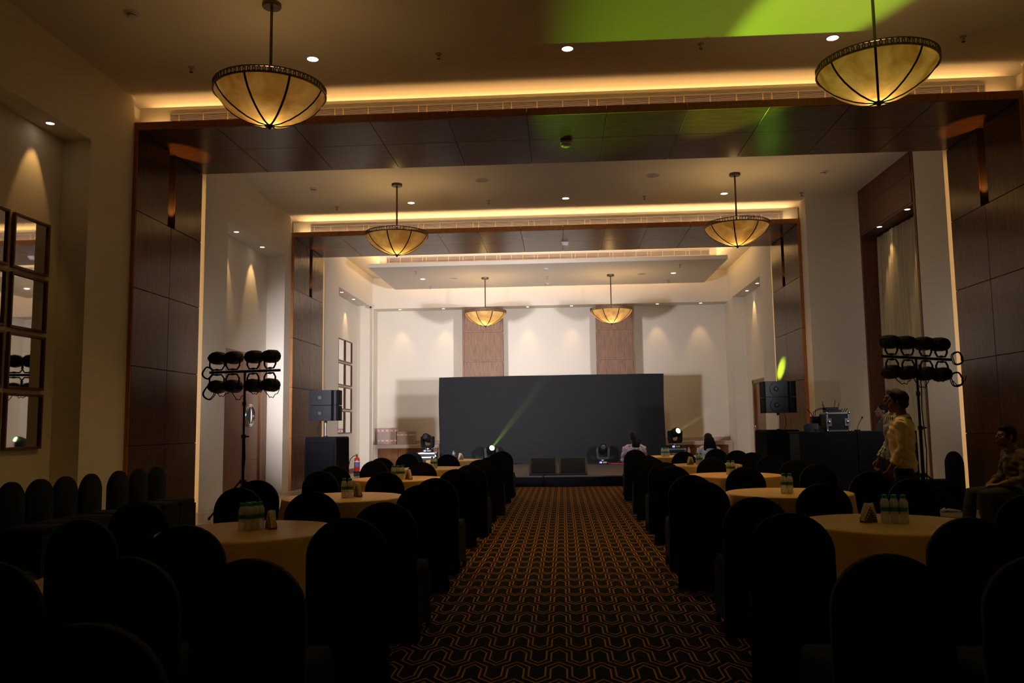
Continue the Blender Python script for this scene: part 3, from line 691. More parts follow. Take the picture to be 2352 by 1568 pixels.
def flight_case(loc, sx, sy, sz, label, rz=0):
    t = thing('flight_case', label, 'flight case', loc, rz)
    MB().box((-sx/2+.01, -sy/2+.01, .01), (sx/2-.01, sy/2-.01, sz-.01)).build('panels', case_blk, t)
    f = MB(); e = .035
    for x in (-sx/2, sx/2-e):
        for y in (-sy/2, sy/2-e): f.box((x, y, 0), (x+e, y+e, sz))
    for z in (0, sz*.62, sz-e):
        for y in (-sy/2, sy/2-e): f.box((-sx/2, y, z), (sx/2, y+e, z+e))
        for x in (-sx/2, sx/2-e): f.box((x, -sy/2, z), (x+e, sy/2, z+e))
    f.build('edge_profile', steel, t)
    c = MB()
    for x in (-sx/2, sx/2):
        for z in (.03, sz-.03): c.ball((x*.97, -sy/2*.97, z), .04, 10)
    c.build('ball_corners', chrome, t, 180)
    MB().tube([(-.07, -sy/2-.005, sz*.40), (-.07, -sy/2-.035, sz*.40), (.07, -sy/2-.035, sz*.40), (.07, -sy/2-.005, sz*.40)], .008, 6).build('handle', chrome, t)
    for x in (-sx*.3, sx*.3): MB().box((x-.025, -sy/2-.012, sz*.60), (x+.025, -sy/2, sz*.70), .003).build('latch', chrome, t)
flight_case((-4.11, 25.0, ZS), .58, .5, .402, 'metal edged flight case under the unlit left moving head')
flight_case((3.33, 25.0, ZS), .52, .5, .442, 'metal edged flight case under the lit right moving head')

for x0, x1, rz, l in ((-.82, -.15, .01, 'left wedge stage monitor on the front of the stage'), (-.12, .56, -.02, 'right wedge stage monitor on the front of the stage')):
    t = thing('stage_monitor', l, 'stage monitor', ((x0+x1)/2, 19.95, ZS), rz); h = (x1-x0)/2
    MB().prism([(-.24, 0), (.24, 0), (.20, .34), (.06, .40), (-.24, .05)], 'X', -h, h).build('cabinet', black_pl, t)
    a, b = Vector((0, -.235, .065)), Vector((0, .045, .385)); n = Vector((0, -.32, .28)).normalized()
    vs = [(x, p.y+n.y*q, p.z+n.z*q) for q in (.0, .012) for x, p in ((-h+.05, a), (h-.05, a), (h-.05, b), (-h+.05, b))]
    MB().add(vs, [(0, 1, 2, 3), (4, 5, 6, 7), (0, 1, 5, 4), (1, 2, 6, 5), (2, 3, 7, 6), (3, 0, 4, 7)]).build('front_grille', grillcl, t)
    MB().box((-h+.02, -.26, .0), (h-.02, -.24, .02)).build('foot_rail', rubber, t)
tag(MB().tube([(-.48, 19.70, ZS+.02), (-.48, 19.5, ZS+.02), (-.485, 19.475, .22), (-.475, 19.465, .13), (-.44, 19.44, .05), (-.38, 19.40, .022), (-.2, 19.38, .022), (.3, 19.4, .022)], .011, 8).build('cable', rubber, None, 60), 'thick black cable hanging over the stage edge from the monitors', 'cable')
tag(MB().tube([(1.34, 25.05, ZS+.03), (1.5, 25.0, ZS+.012), (1.75, 24.95, ZS+.01), (2.1, 24.98, ZS+.01), (2.5, 24.9, ZS+.01)], .010, 8).build('cable', redcable, None, 60), 'red cable running along the stage from the unlit moving head', 'cable')

# ------------------------------------------------------------------ speakers
def subwoofer(loc, rz, label, wd=.74, dp=.78, ht=1.25):
    t = thing('subwoofer_speaker', label, 'speaker', loc, rz)
    MB().prism([(-wd/2, 0), (wd/2, 0), (wd/2-.012, ht-.03), (wd/2-.035, ht), (-wd/2+.03, ht), (-wd/2+.008, ht-.04)], 'Y', -dp/2, dp/2).build('cloth_cover', coverblk, t)
    MB().box((-wd/2+.07, -dp/2-.012, .04), (wd/2-.07, -dp/2, ht-.13), .008).build('front_grille', coverblk, t)
    MB().box((-wd/2+.02, -dp/2-.006, ht-.12), (wd/2-.02, -dp/2, ht-.02), .004).build('top_flap', coverblk, t)
    return t
def array_box(loc, rz, label, side):
    t = thing('array_speaker', label, 'speaker', loc, rz, 'speaker boxes on poles')
    w2, h = .33, .335
    MB().prism([(-w2, -.20), (.14, -.24), (.20, -.20), (.235, -.20), (.275, -.245), (w2, -.22), (w2, .16), (.2, .24), (-.2, .24), (-w2, .16)] if side > 0 else [(-w2, -.22), (-.0, -.24), (w2-.16, -.245), (w2-.11, -.19), (w2-.06, -.19), (w2, -.24), (w2, .16), (.2, .24), (-.2, .24), (-w2, .16)], 'Z', .003, h).build('cabinet', spkblk, t)
    if side > 0:
        for r0, d in ((.135, .008), (.06, .004)):
            MB().tube([(-.10+r0*math.cos(k*PI/16), -.222-d*.3, h/2+r0*math.sin(k*PI/16)) for k in range(33)], d, 6, cap=False).build('woofer_ring', spkring, t, 60)
        MB().ball((-.10, -.225, h/2), (.05, .015, .05), 12).build('woofer_cone', spkring, t, 180)
    else:
        MB().box((-.125, -.245, h/2-.04), (-.045, -.232, h/2+.04), .004).build('badge', spkring, t)
    for x in (-w2, w2): MB().box((x-.006, -.1, .03), (x+.006, .06, h-.03), .002).build('side_plate', spkring, t)
    return t
def speaker_pole(loc, z0, z1, label):
    t = thing('speaker_pole', label, 'pole', loc)
    MB().cyl((0, 0, z0), (0, 0, z1), .019, 14).build('tube', chrome, t, 60)
    MB().cyl((0, 0, z0), (0, 0, z0+.02), .05, 16).build('base_cup', black_pl, t, 40)
    MB().cyl((0, 0, z1-.05), (0, 0, z1), .03, 14).build('top_cup', black_pl, t, 40)
subwoofer((-5.27, 18.3, 0), -.10, 'tall cloth covered subwoofer before the left leg of the farther portal')
speaker_pole((-5.30, 18.25, 0), 1.25, 1.605, 'chrome pole between the left subwoofer and its speaker boxes')
for z, l in ((1.605, 'lower'), (1.95, 'upper')): array_box((-5.30, 18.25, z), .06, '%s black speaker box on the pole above the left subwoofer' % l, -1)
subwoofer((4.63, 18.3, 0), .08, 'tall cloth covered subwoofer beside the draped tables at right', .73, .78, 1.28)
speaker_pole((4.66, 18.25, 0), 1.28, 1.64, 'chrome pole between the right subwoofer and its speaker boxes')
for z, l in ((1.64, 'lower'), (1.985, 'upper')): array_box((4.66, 18.25, z), .12, '%s black speaker box with round woofer above the right subwoofer' % l, 1)
tag(MB().tube([(-5.42, 18.3, 1.64), (-5.44, 18.2, 1.5), (-5.42, 18.05, 1.35), (-5.36, 18.05, 1.26)], .006, 6).build('cable', rubber, None, 60), 'thin black cable hanging beside the left speaker pole', 'cable')
tag(MB().tube([(4.78, 18.3, 1.68), (4.81, 18.2, 1.52), (4.78, 18.1, 1.38), (4.74, 18.1, 1.29)], .006, 6).build('cable', rubber, None, 60), 'thin black cable hanging beside the right speaker pole', 'cable')

# ------------------------------------------------------------------ T-bar stands with eight stage lamps each
def lamp_stand(loc, zb, bw, rz, tilt, label, legrot):
    t = thing('lighting_stand', label, 'light stand', loc, rz)
    MB().cyl((0, 0, .25), (0, 0, 1.35), .024, 14).build('lower_pole', black_gl, t, 60)
    MB().cyl((0, 0, 1.2), (0, 0, zb), .018, 14).build('upper_pole', black_pt, t, 60)
    for z, r in ((.62, .05), (1.33, .036), (1.85, .030)): MB().cyl((0, 0, z-.03), (0, 0, z+.03), r, 14).build('collar', black_pt, t, 40)
    MB().cyl((.03, 0, 1.33), (.09, 0, 1.33), .012, 8).build('knob', black_pt, t, 40)
    for k in range(3):
        a = legrot+k*2*PI/3; c, s = math.cos(a), math.sin(a)
        lo = MB().tube([(.05*c, .05*s, .62), (.62*c, .62*s, .03)], .015, 6).build('leg', black_pt, t)
        MB().tube([(.03*c, .03*s, .30), (.33*c, .33*s, .345)], .009, 6).build('brace', black_pt, t)
        MB().ball((.62*c, .62*s, .028), .024, 8).build('rubber_foot', rubber, lo, 180)
    MB().box((-bw/2, -.02, -.02), (bw/2, .02, .02), .003, Matrix.Translation((0, 0, zb)) @ Matrix.Rotation(tilt, 4, 'Y')).build('crossbar', black_pt, t)
def par_lamp(loc, upside, rz, pitch_, label, group):
    """lamp can on a yoke; its clamp sits at loc, on the bar"""
    s = -1 if upside else 1
    t = thing('par_lamp', label, 'stage lamp', loc, rz, group); t.scale = (1.14, 1.1, 1.12); zc = s*.205
    MB().tube([(-.105, 0, zc), (-.108, 0, s*.09), (-.07, 0, s*.035), (.07, 0, s*.035), (.108, 0, s*.09), (.105, 0, zc)], .011, 8, flat=1.4).build('yoke', black_pt, t)
    MB().cyl((0, 0, s*.022), (0, 0, s*.05), .022, 10).build('clamp', black_pt, t)
    R = Matrix.Translation((0, 0, zc)) @ Matrix.Rotation(pitch_, 4, 'X')
    pts = [(0, -.085, 0), (0, -.075, 0), (0, -.03, 0), (0, .09, 0), (0, .10, 0)]
    h = MB(); h.tube(pts, [(.075, .06), (.108, .083), (.122, .096), (.122, .096), (.116, .09)], 12, side=(1, 0, 0))
    h.cyl((-.122, 0, 0), (-.137, 0, 0), .022, 10); h.cyl((.122, 0, 0), (.137, 0, 0), .022, 10)
    ho = h.build('housing', black_pl, t, 30); ho.matrix_local = R
    MB().cyl((0, .098, 0), (0, .104, 0), .09, 20).build('lens', plain('par_lens', (.9, .9, .95), .3, emit=(.95, .95, 1), es=20) if 'par_lens' not in MATS else MATS['par_lens'], ho)
    MB().box((-.03, -.095, -.02), (.03, -.08, .02)).build('rear_panel', black_gl, ho)
    return t
ZL = [(-5.55, 2.57, 0), (-5.29, 2.58, 0), (-4.955, 2.60, 0), (-4.68, 2.615, 0)]
PARP = 560
stands = (('left', (-5.09, 12.95, 0), (-5.55, -5.29, -4.955, -4.68), 2.37, 1.16, -.018, -.28), ('right', (5.42, 12.95, 0), (5.06, 5.30, 5.57, 5.80), 2.395, 1.05, .07, .28))
PNAME = ('first from left', 'second from left', 'second from right', 'rightmost')
for side, loc, xs, zb, bw, tl, yw in stands:
    lamp_stand(loc, zb, bw, 0, tl, 'black tripod stand carrying eight stage lamps on a crossbar, %s side' % side, PI*.92 if side == 'left' else PI*.45)
    for k, x in enumerate(xs):
        zz = zb - math.tan(tl)*(x-loc[0])
        for up_ in (True, False):
            fan = ((2, 11, 20, 31), (3, 14, 24, 62))[0 if up_ else 1] if side == 'left' else ((41, 35, 30, 27), (66, 37, 32, 28))[0 if up_ else 1]
            yw_ = math.radians(fan[k])*(-1 if side == 'left' else 1)
            pit = .06 if up_ else .02
            cross = fan[k] > 50
            par_lamp((x, loc[1], zz), not up_, max(-.45, min(.45, yw_)), pit if up_ else pit-.05, '%s lamp of the %s row on the %s light stand' % (PNAME[k], 'upper' if up_ else 'lower', side), 'stage lamps on the %s stand' % side)
            sp = Vector((x-.14*math.sin(yw_), loc[1]+.14*math.cos(yw_), zz+(.205 if up_ else -.205)))
            a = sp + Vector((-math.sin(yw_)*14, math.cos(yw_)*14, -.2 if cross else .9 if up_ else -.5 if side == 'left' else .9))
            light('SPOT', sp, (PARP*1.05 if side == 'left' else PARP*.85)*((.9 if side == 'left' else 1.3) if cross else (1.5 if side == 'left' else 1.9)), LED, a, spot_size=math.radians(44 if cross else 36 if side == 'right' and not up_ else 48), spot_blend=1 if cross else .8, shadow_soft_size=.04)
    # cables looped under and beside the lamps
    e = -1 if side == 'left' else 1; xe = loc[0]+e*.53
    for q, (cx, cz, r) in enumerate(((xe+e*.06, zb-.02, .09), (xe+e*.03, zb-.34, .10))):
        for h in range(2):
            tag(MB().tube([(cx+(r-.02*h)*math.cos(a*PI/10), loc[1]-.05-.01*h+.02*math.sin(a), cz+(r-.01*h)*math.sin(a*PI/10)*1.1) for a in range(21)], .008, 6, cap=False).build('power_cable', rubber, None, 60),
                '%s coil of black cable %s the crossbar end on the %s stand' % (('outer', 'inner')[h], ('at', 'hanging below')[q], side), 'cable', 'looped cables at the %s of the %s stand' % (('end', 'lower end')[q], side))
    for q in range(4):
        x0, x1 = xs[0]+q*.27, xs[0]+q*.27+.25; dz = (.10, .16, .07, .13)[q]
        tag(MB().tube([(x0+(x1-x0)*u/8, loc[1]-.09+.02*math.sin(u), zb-.30-dz*math.sin(PI*u/8)-.02*math.sin(3*u)) for u in range(9)], .007, 6).build('power_cable', rubber, None, 60),
            '%s drooping black cable under the lower lamps of the %s stand' % (PNAME[q], side), 'cable', 'drooping cables on the %s stand' % side)
    tag(MB().tube([(loc[0]+.02, loc[1]-.04, zb-.1), (loc[0]+.035, loc[1]-.05, 1.9), (loc[0]+.02, loc[1]-.05, 1.6), (loc[0]+.05, loc[1]-.05, 1.0), (loc[0]+.02, loc[1]-.06, .5), (loc[0]+.1, loc[1]-.2, .03), (loc[0]+.3, loc[1]-.5, .02)], .008, 6).build('power_cable', rubber, None, 60),
        'black cable running down the pole of the %s light stand' % side, 'cable')

# ------------------------------------------------------------------ draped control tables and the gear on them
DZ = 1.275
for x0, x1, l in ((3.94, 4.885, 'black draped tall table with the rack case on it'), (4.90, 5.86, 'black draped tall table with the gooseneck microphone on it')):
    t = thing('control_table', l, 'table', ((x0+x1)/2, 14.5, 0)); h = (x1-x0)/2
    n = 24; vs = []; fs = []
    for j in range(9):
        for i in range(n+1):
            u = i/n; vs.append((-h+2*h*u, -.35+.012*math.sin(u*22)*(j/8)-.004*j, DZ-.002-j*(DZ-.01)/8-.006*math.sin(u*PI*2)*(1 if j == 0 else 0)))
    for j in range(8):
        for i in range(n): a = j*(n+1)+i; fs.append((a, a+1, a+n+2, a+n+1))
    MB().add(vs, fs).build('front_drape', drape, t, 180)
    MB().box((-h, -.345, DZ-.03), (h, .35, DZ), .008).build('table_top', drape, t)
    for xx in (-h+.04, h-.04): MB().box((xx-.02, -.3, 0), (xx+.02, .3, DZ-.03)).build('trestle', black_pt, t)
t = thing('rack_case', 'black rack case with metal edges and butterfly latches on the tall table', 'rack case', (4.625, 14.45, DZ), -.04)
MB().box((-.17, -.22, .008), (.17, .22, .31)).build('panels', case_blk, t)
f = MB()
for x in (-.185, .16):
    for y in (-.235, .21): f.box((x, y, 0), (x+.025, y+.025, .32))
for z in (0, .295):
    for y in (-.235, .21): f.box((-.185, y, z), (.185, y+.025, z+.025))
    for x in (-.185, .16): f.box((x, -.235, z), (x+.025, .235, z+.025))
f.build('edge_profile', steel, t)
for x in (-.15, .15):
    MB().box((x-.045, -.242, .09), (x+.045, -.235, .22), .004).build('latch_plate', steel, t)
    MB().ball((x, -.248, .155), (.026, .012, .03), 10).build('latch', chrome, t, 180)
c = MB()
for x in (-.18, .18):
    for z in (.012, .308): c.ball((x, -.23, z), .024, 8)
c.build('ball_corners', chrome, t, 180)
for x in (-.03, .03): MB().ball((x, -.224, .28), .006, 6).build('rivet', steel, t)
t = thing('audio_mixer', 'black audio mixer left of the rack case', 'mixer', (4.33, 14.5, DZ), .1)
MB().prism([(-.24, 0), (.24, 0), (.24, .12), (-.24, .04)], 'X', -.12, .10).build('body', black_pl, t)
MB().box((-.06, .0, .1), (.09, .1, .26), .01).build('meter_bridge', black_pl, t)
m = MB()
for i in range(5):
    for j in range(3): m.cyl((-.08+.035*i, -.1+.1*j, .06+.016*j), (-.08+.035*i, -.1+.1*j, .09+.016*j), .008, 6)
m.build('knobs', grey_pl, t)
tag(MB().prism([(-.07, 0), (.09, 0), (.09, .12), (-.02, .14)], 'X', -.09, .09).build('talkback_unit', black_gl, None, 0, (4.22, 14.32, DZ)), 'small black box with a shiny face at the left end of the tall table', 'audio unit')
for (x, y, z), l, w2 in (((4.60, 14.45, DZ+.32), 'lower', .13), ((4.57, 14.45, DZ+.365), 'upper', .10)):
    t = thing('wireless_receiver', '%s wireless microphone receiver on top of the rack case' % l, 'receiver', (x, y, z))
    MB().box((-w2, -.09, 0), (w2, .09, .044), .004).build('body', black_pl, t)
    for xx, ln, lean in ((-w2+.015, .11, -.03), (w2-.015, .13, .02)):
        MB().tube([(xx, .05, .04), (xx+lean, .05, .04+ln)], .005, 6).build('antenna', black_pt, t)
for k, (x, z, dx) in enumerate(((4.72, DZ+.32, .03), (4.76, DZ+.32, .035), (4.79, DZ+.32, .045))):
    tag(MB().tube([(x, 14.40, z), (x+dx, 14.38, z+.07)], .006, 6).build('antenna', black_pt), '%s stub antenna at the right end of the rack case top' % ('first', 'second', 'third')[k], 'antenna')
tag(MB().tube([(4.19, 14.5, DZ+.39), (4.26, 14.5, DZ+.31), (4.30, 14.5, DZ+.22), (4.32, 14.5, DZ+.16)], .007, 6).build('desk_lamp_arm', black_pt), 'thin black bent arm rising left of the mixer', 'arm')
for k in range(2):
    tag(MB().tube([(4.27+.03*k, 14.45, DZ+.16), (4.28+.03*k, 14.42, DZ+.34+.03*k), (4.40, 14.42, DZ+.38+.02*k), (4.56, 14.42, DZ+.37)], .006, 6).build('signal_cable', rubber, None, 60), '%s black cable arching from the mixer to the receivers' % ('lower', 'upper')[k], 'cable', 'cables from the mixer to the receivers')
t = thing('gooseneck_microphone', 'gooseneck microphone leaning right on the draped tall table', 'microphone', (4.985, 14.4, DZ))
MB().cyl((0, 0, 0), (0, 0, .025), .05, 16).build('base', black_pl, t, 40)
MB().tube([(0, 0, .02), (.015, 0, .09), (.05, 0, .16), (.085, 0, .215)], .005, 8).build('neck', black_pt, t, 60)
MB().ball((.093, 0, .228), (.014, .014, .020), 10).build('capsule', black_pl, t, 180)

# ------------------------------------------------------------------ tables and cloths
TR, TZ = .60, .762
tables = {'L': [(-2.15, 5.60), (-2.20, 8.22), (-2.22, 11.05), (-2.12, 13.70), (-2.20, 16.85)], 'R': [(2.20, 5.78), (2.19, 8.32), (2.25, 11.15), (2.32, 13.9), (2.28, 17.60)]}
ORD = ('first', 'second', 'third', 'fourth', 'fifth'); SN = {'L': 'left', 'R': 'right'}
def cloth(seed):
    r = random.Random(seed); ph = [r.uniform(0, 6.28) for _ in range(4)]; sq = r.uniform(0, PI/2)
    n = 120
    def fn(rad, z, t):
        if z > -.03: return rad
        f = min(1, (-z-.02)/.70); q = math.cos(4*(t-sq))
        w_ = (abs(math.sin(5*t+ph[0]))**.7-.5)*1.1 + .32*math.sin(11*t+ph[1]) + .28*math.sin(7*t+ph[2])
        return rad + f**.7*.060*(w_+.25*math.sin(23*t+ph[3]))*(1+.5*q) + .022*f
    prof = [(.001, 0), (.2, 0), (.4, 0), (TR-.012, 0), (TR-.003, -.004), (TR, -.014), (TR, -.05)] + [(TR+.004*k, -.05-.07*k) for k in range(1, 11)]
    prof[-1] = (prof[-1][0], -.745)
    return MB().lathe(prof, n, fn=fn, cap0=False, cap1=False)
tm = None
for sd in 'LR':
    for i, (x, y) in enumerate(tables[sd]):
        l = 'round banquet table under the gold cloth, %s of the %s row from the front' % (ORD[i], SN[sd])
        if tm is None:
            tm = thing('banquet_table', l, 'table', (x, y, 0), 0, 'round banquet tables')
            MB().lathe([(.58, .735), (.585, .74), (.585, .755), (.58, .76)], 40).build('tabletop', doorwood, tm)
            for k in range(4): a = PI/4+k*PI/2; MB().tube([(.36*math.cos(a), .36*math.sin(a), .735), (.42*math.cos(a), .42*math.sin(a), .013)], .016, 8).build('leg', steel, tm)
        else: dup(tm, (x, y, 0), 0, l, 'round banquet tables')
        c = cloth(3+i+(10 if sd == 'R' else 0)).build('tablecloth', gold, None, 60, (x, y, TZ+.001))
        tag(c, 'gold floor length tablecloth on the %s round table of the %s row' % (ORD[i], SN[sd]), 'tablecloth', 'gold tablecloths')

# ------------------------------------------------------------------ chairs under black stretch covers
def make_chair(label):
    t = thing('banquet_chair', label, 'chair', (0, 0, 0))
    H, wd, ya = .93, .228, .215
    def outline(off):
        w_ = wd-off; pts = [(-w_-.012, .0+off*0), (-w_-.004, .25), (-w_, .45), (-w_, H-ya)]
        pts += [(-w_*math.cos(a*PI/16), H-ya+(ya-off)*math.sin(a*PI/16)) for a in range(1, 16)]
        return pts + [(w_, H-ya), (w_, .45), (w_+.004, .25), (w_+.012, 0)]
    o0, o1 = outline(.018), outline(0); n = len(o0)
    vs = []
    for o, y in ((o0, -.028), (o1, -.014), (o1, .016), (o0, .032)): vs += [(a, y, b+.012 if b == 0 else b) for a, b in o]
    fs = []
    for r in range(3):
        for i in range(n): fs.append((r*n+i, r*n+(i+1) % n, (r+1)*n+(i+1) % n, (r+1)*n+i))
    fs += [tuple(range(n))[::-1], tuple(range(3*n, 4*n))]
    b = MB().add(vs, fs)
    bk = b.build('back_cover', spandex, t, 50); bk.rotation_euler = (0, 0, 0)
    MB().box((-.215, .036, .40), (.215, .47, .485), .03, None, 3).build('seat_cover', spandex, t, 60)
    # skirt: curved hems between the four feet
    m = MB(); vs = []; fs = []; N = 8
    cs = [(-.205, .036), (-.22, .475), (.22, .475), (.205, .036)]
    path = []
    for (ax, ay), (bx, by) in zip(cs, cs[1:]):
        for k in range(N): path.append((ax+(bx-ax)*k/N, ay+(by-ay)*k/N, .075*math.sin(PI*k/N)))
    path.append((*cs[-1], 0))
    for x, y, hem in path:
        for z in (.42, .22, 0): vs.append((x*(1+.03*(z < .1)), y, max(z, .015+hem) if z == 0 else z))
    for i in range(len(path)-1):
        for j in range(2): fs.append((i*3+j, i*3+j+1, (i+1)*3+j+1, (i+1)*3+j))
    m.add(vs, fs).build('skirt', spandex, t, 60)
    for x in (-.205, .205):
        for y in (.055, .455): MB().cyl((x, y, 0), (x, y, .05), .018, 8).build('foot', black_pt, t, 60)
    return t
chair0 = None; nch = 0
def chair(x, y, rz, label, group):
    global chair0
    if chair0 is None:
        chair0 = make_chair(label); chair0.location = (x, y, .0125); chair0.rotation_euler = (0, 0, rz); chair0['group'] = group
        return chair0
    return dup(chair0, (x, y, .0125), rz, label, group)
POS = ('aisle side chair nearer the camera', 'aisle side chair nearer the stage', 'middle chair nearest the camera', 'wall side chair nearer the camera', 'wall side chair nearer the stage')
seats = {
 'L': [[(-1.23, 4.69), (-1.22, 5.62), (-2.03, 4.37), (-2.72, 4.77), (-3.0, 5.80)], [(-1.25, 7.27), (-1.27, 8.20), (-2.02, 6.60), (-2.76, 7.19), (-3.02, 8.12)], [(-1.28, 9.87), (-1.23, 10.85), (-2.04, 9.40), (-2.80, 9.76), (-3.04, 11.0)],
       [(-1.26, 12.55), (-1.20, 13.42), (-2.05, 11.90), (-2.81, 12.60), (-3.0, 13.7)], [(-1.22, 15.4), (-1.23, 16.55), (-2.09, 14.9), (-2.87, 15.6), (-3.06, 16.8)]],
 'R': [[(1.26, 4.78), (1.30, 5.79), (2.10, 4.50), (2.97, 4.80), (3.07, 5.80)], [(1.21, 7.38), (1.25, 8.30), (2.12, 7.0), (2.98, 7.60), (3.04, 8.55)], [(1.30, 10.05), (1.33, 11.06), (2.08, 9.72), (2.98, 10.30), (3.08, 11.4)],
       [(1.31, 12.55), (1.34, 13.49), (2.18, 12.42), (3.14, 13.2), (3.16, 14.3)], [(1.36, 15.76), (1.42, 16.62), (2.16, 15.12), (3.10, 15.5), (2.94, 16.42)]]}
for sd in 'LR':
    s = -1 if sd == 'L' else 1
    for i, row in enumerate(seats[sd]):
        for k, (x, y) in enumerate(row):
            rz = (-.10*s, 0, .0, .14*s, .10*s)[k]*-1 + rnd.uniform(-.05, .05)
            if k == 0: rz = -.18*s
            if k == 3: rz = .10*s; x += .07*s; y -= .07
            if k == 4: rz = .0; x += .03*s
            chair(x, y, rz, '%s at the %s table of the %s row, black covered' % (POS[k], ORD[i], SN[sd]), 'black covered chairs around the tables')
for x, y, rz, l in ((-2.28, 3.20, .05, 'leftmost of three black covered chairs before the first left table'), (-1.77, 3.30, -.03, 'middle of three black covered chairs before the first left table'), (-1.24, 3.24, .02, 'rightmost of three black covered chairs before the first left table'),
                    (-1.27, 2.18, 0, 'black covered chair closest to the camera, at lower left'), (1.23, 3.30, .02, 'black covered chair before the first right table, on the aisle'), (1.78, 3.26, -.04, 'black covered chair before the first right table, second from the aisle')):
    chair(x, y, rz, l, 'black covered chairs in the front rows')
for k, y in enumerate((8.22, 8.69, 9.15, 9.66, 10.28, 10.78, 11.27)):
    chair(-5.66, y, -PI/2+rnd.uniform(-.04, .04), '%s chair from the camera in the black covered row along the left wall' % ('first', 'second', 'third', 'fourth', 'fifth', 'sixth', 'seventh')[k], 'black covered chairs along the left wall')
chair(6.25, 13.75, PI/2+.15, 'black covered chair standing behind the right light stand', 'black covered chairs by the right wall')
chair(5.42, 10.05, PI/2, 'black covered chair the seated man in the tan shirt sits on', 'black covered chairs by the right wall')

# ------------------------------------------------------------------ bottles and napkin holders
bot0 = None
def bottle(x, y, label, group):
    global bot0
    z = TZ+.002
    if bot0 is None:
        bot0 = thing('water_bottle', label, 'bottle', (x, y, z), 0, group)
        MB().lathe([(.022, .0), (.0275, .004), (.0275, .05), (.0262, .055), (.0280, .06), (.0280, .122), (.0272, .138), (.0235, .152), (.0165, .161), (.0145, .165), (.0145, .170)], 16).build('body', clearp, bot0, 60)
        MB().lathe([(.0286, .080), (.0286, .108)], 16, cap0=False, cap1=False).build('label_band', greenlab, bot0, 60)
        MB().lathe([(.0172, .166), (.0172, .184), (.0155, .187)], 14).build('cap', greencap, bot0, 50)
        return
    dup(bot0, (x, y, z), rnd.uniform(0, 6), label, group)
def cluster(x, y, n, ang, where):
    for k in range(n):
        i, j = k % ((n+1)//2), k//((n+1)//2)
        u, v = (i-((n+1)//2-1)/2)*.058, (j-.5)*.058
        c3 = {1: ('',), 2: ('left ', 'right '), 3: ('left ', 'middle ', 'right ')}[(n+1)//2][i]
        bottle(x+u*math.cos(ang)-v*math.sin(ang), y+u*math.sin(ang)+v*math.cos(ang), 'green capped water bottle, %s%s one of the cluster on the %s' % (c3, 'front' if j == 0 else 'back', where), 'water bottles on the %s' % where)
def napkins(x, y, rz, label):
    t = thing('napkin_holder', label, 'napkin holder', (x, y, TZ+.002), rz, 'napkin holders')
    for s in (-.022, .022):
        MB().prism([(-.055, 0), (.055, 0), (.05, .03), (0, .105), (-.05, .03)], 'Y', s-.003, s+.003).build('side_plate', holder, t)
    pd = MB()
    for k in range(9):
        a = k/8; px, pz = (-.045+.045*a*2, .022+.066*a*2) if a <= .5 else ((a-.5)*2*.045, .088-.066*(a-.5)*2)
        pd.ball((px, -.026, pz), .0045, 6)
    pd.build('inlay_dots', napkin, t)
    MB().box((-.055, -.024, 0), (.055, .024, .012)).build('base', holder, t)
    for k in range(5):
        y0 = -.016+.008*k; d = rnd.uniform(-.01, .01)
        MB().prism([(-.05, .012), (.05, .012), (.045+d, .06), (.018+d, .122+abs(d)), (-.022+d, .126-d), (-.048, .06)], 'Y', y0-.0025, y0+.0025).build('napkin', napkin, t)
cluster(-2.135, 5.60, 6, 1.30, 'first left table'); napkins(-2.02, 5.66, -.9, 'napkin holder behind the bottles on the first left table')
cluster(2.215, 5.78, 6, -.35, 'first right table'); napkins(2.06, 5.83, .45, 'napkin holder left of the bottles on the first right table')
cluster(-2.14, 8.13, 4, .3, 'second left table'); napkins(-2.05, 8.20, -.9, 'napkin holder beside the bottles on the second left table')
cluster(2.15, 8.22, 4, -.2, 'second right table')
cluster(-2.16, 10.75, 6, .4, 'third left table'); napkins(-2.03, 10.82, -.8, 'napkin holder beside the bottles on the third left table')
cluster(2.20, 11.15, 4, -.1, 'third right table'); napkins(2.30, 11.25, .6, 'napkin holder beside the bottles on the third right table')
cluster(-2.13, 13.58, 4, .2, 'fourth left table')
cluster(2.24, 13.95, 4, -.1, 'fourth right table'); napkins(2.10, 13.98, .5, 'napkin holder beside the bottles on the fourth right table')
cluster(-2.24, 16.9, 2, 0, 'fifth left table'); napkins(-2.10, 16.95, .5, 'napkin holder beside the bottles on the fifth left table')
cluster(2.10, 17.35, 6, 0, 'fifth right table')
tag(MB().lathe([(.0275, .0), (.0275, .118), (.0125, .163), (.0125, .187)], 14).build('water_bottle', clearp, None, 60, (2.60, 17.45, TZ+.002)), 'single water bottle apart from the cluster on the fifth right table', 'bottle')

t = thing('backpack', 'dark backpack on the floor before the seated man', 'bag', (4.42, 11.15, .013), .4)
MB().box((-.17, -.11, 0), (.17, .11, .46), .06, None, 3).build('bag_body', coverblk, t, 60)
MB().box((-.13, -.17, .04), (.13, -.09, .26), .035, None, 2).build('front_pocket', coverblk, t, 60)
MB().tube([(-.05, .02, .45), (-.04, .02, .52), (.04, .02, .52), (.05, .02, .45)], .012, 8).build('carry_handle', black_pl, t, 60)
for x in (-.09, .09): MB().tube([(x, .1, .42), (x*1.2, .17, .3), (x*1.1, .12, .08)], .02, 6, flat=.4).build('strap', black_pl, t, 60)

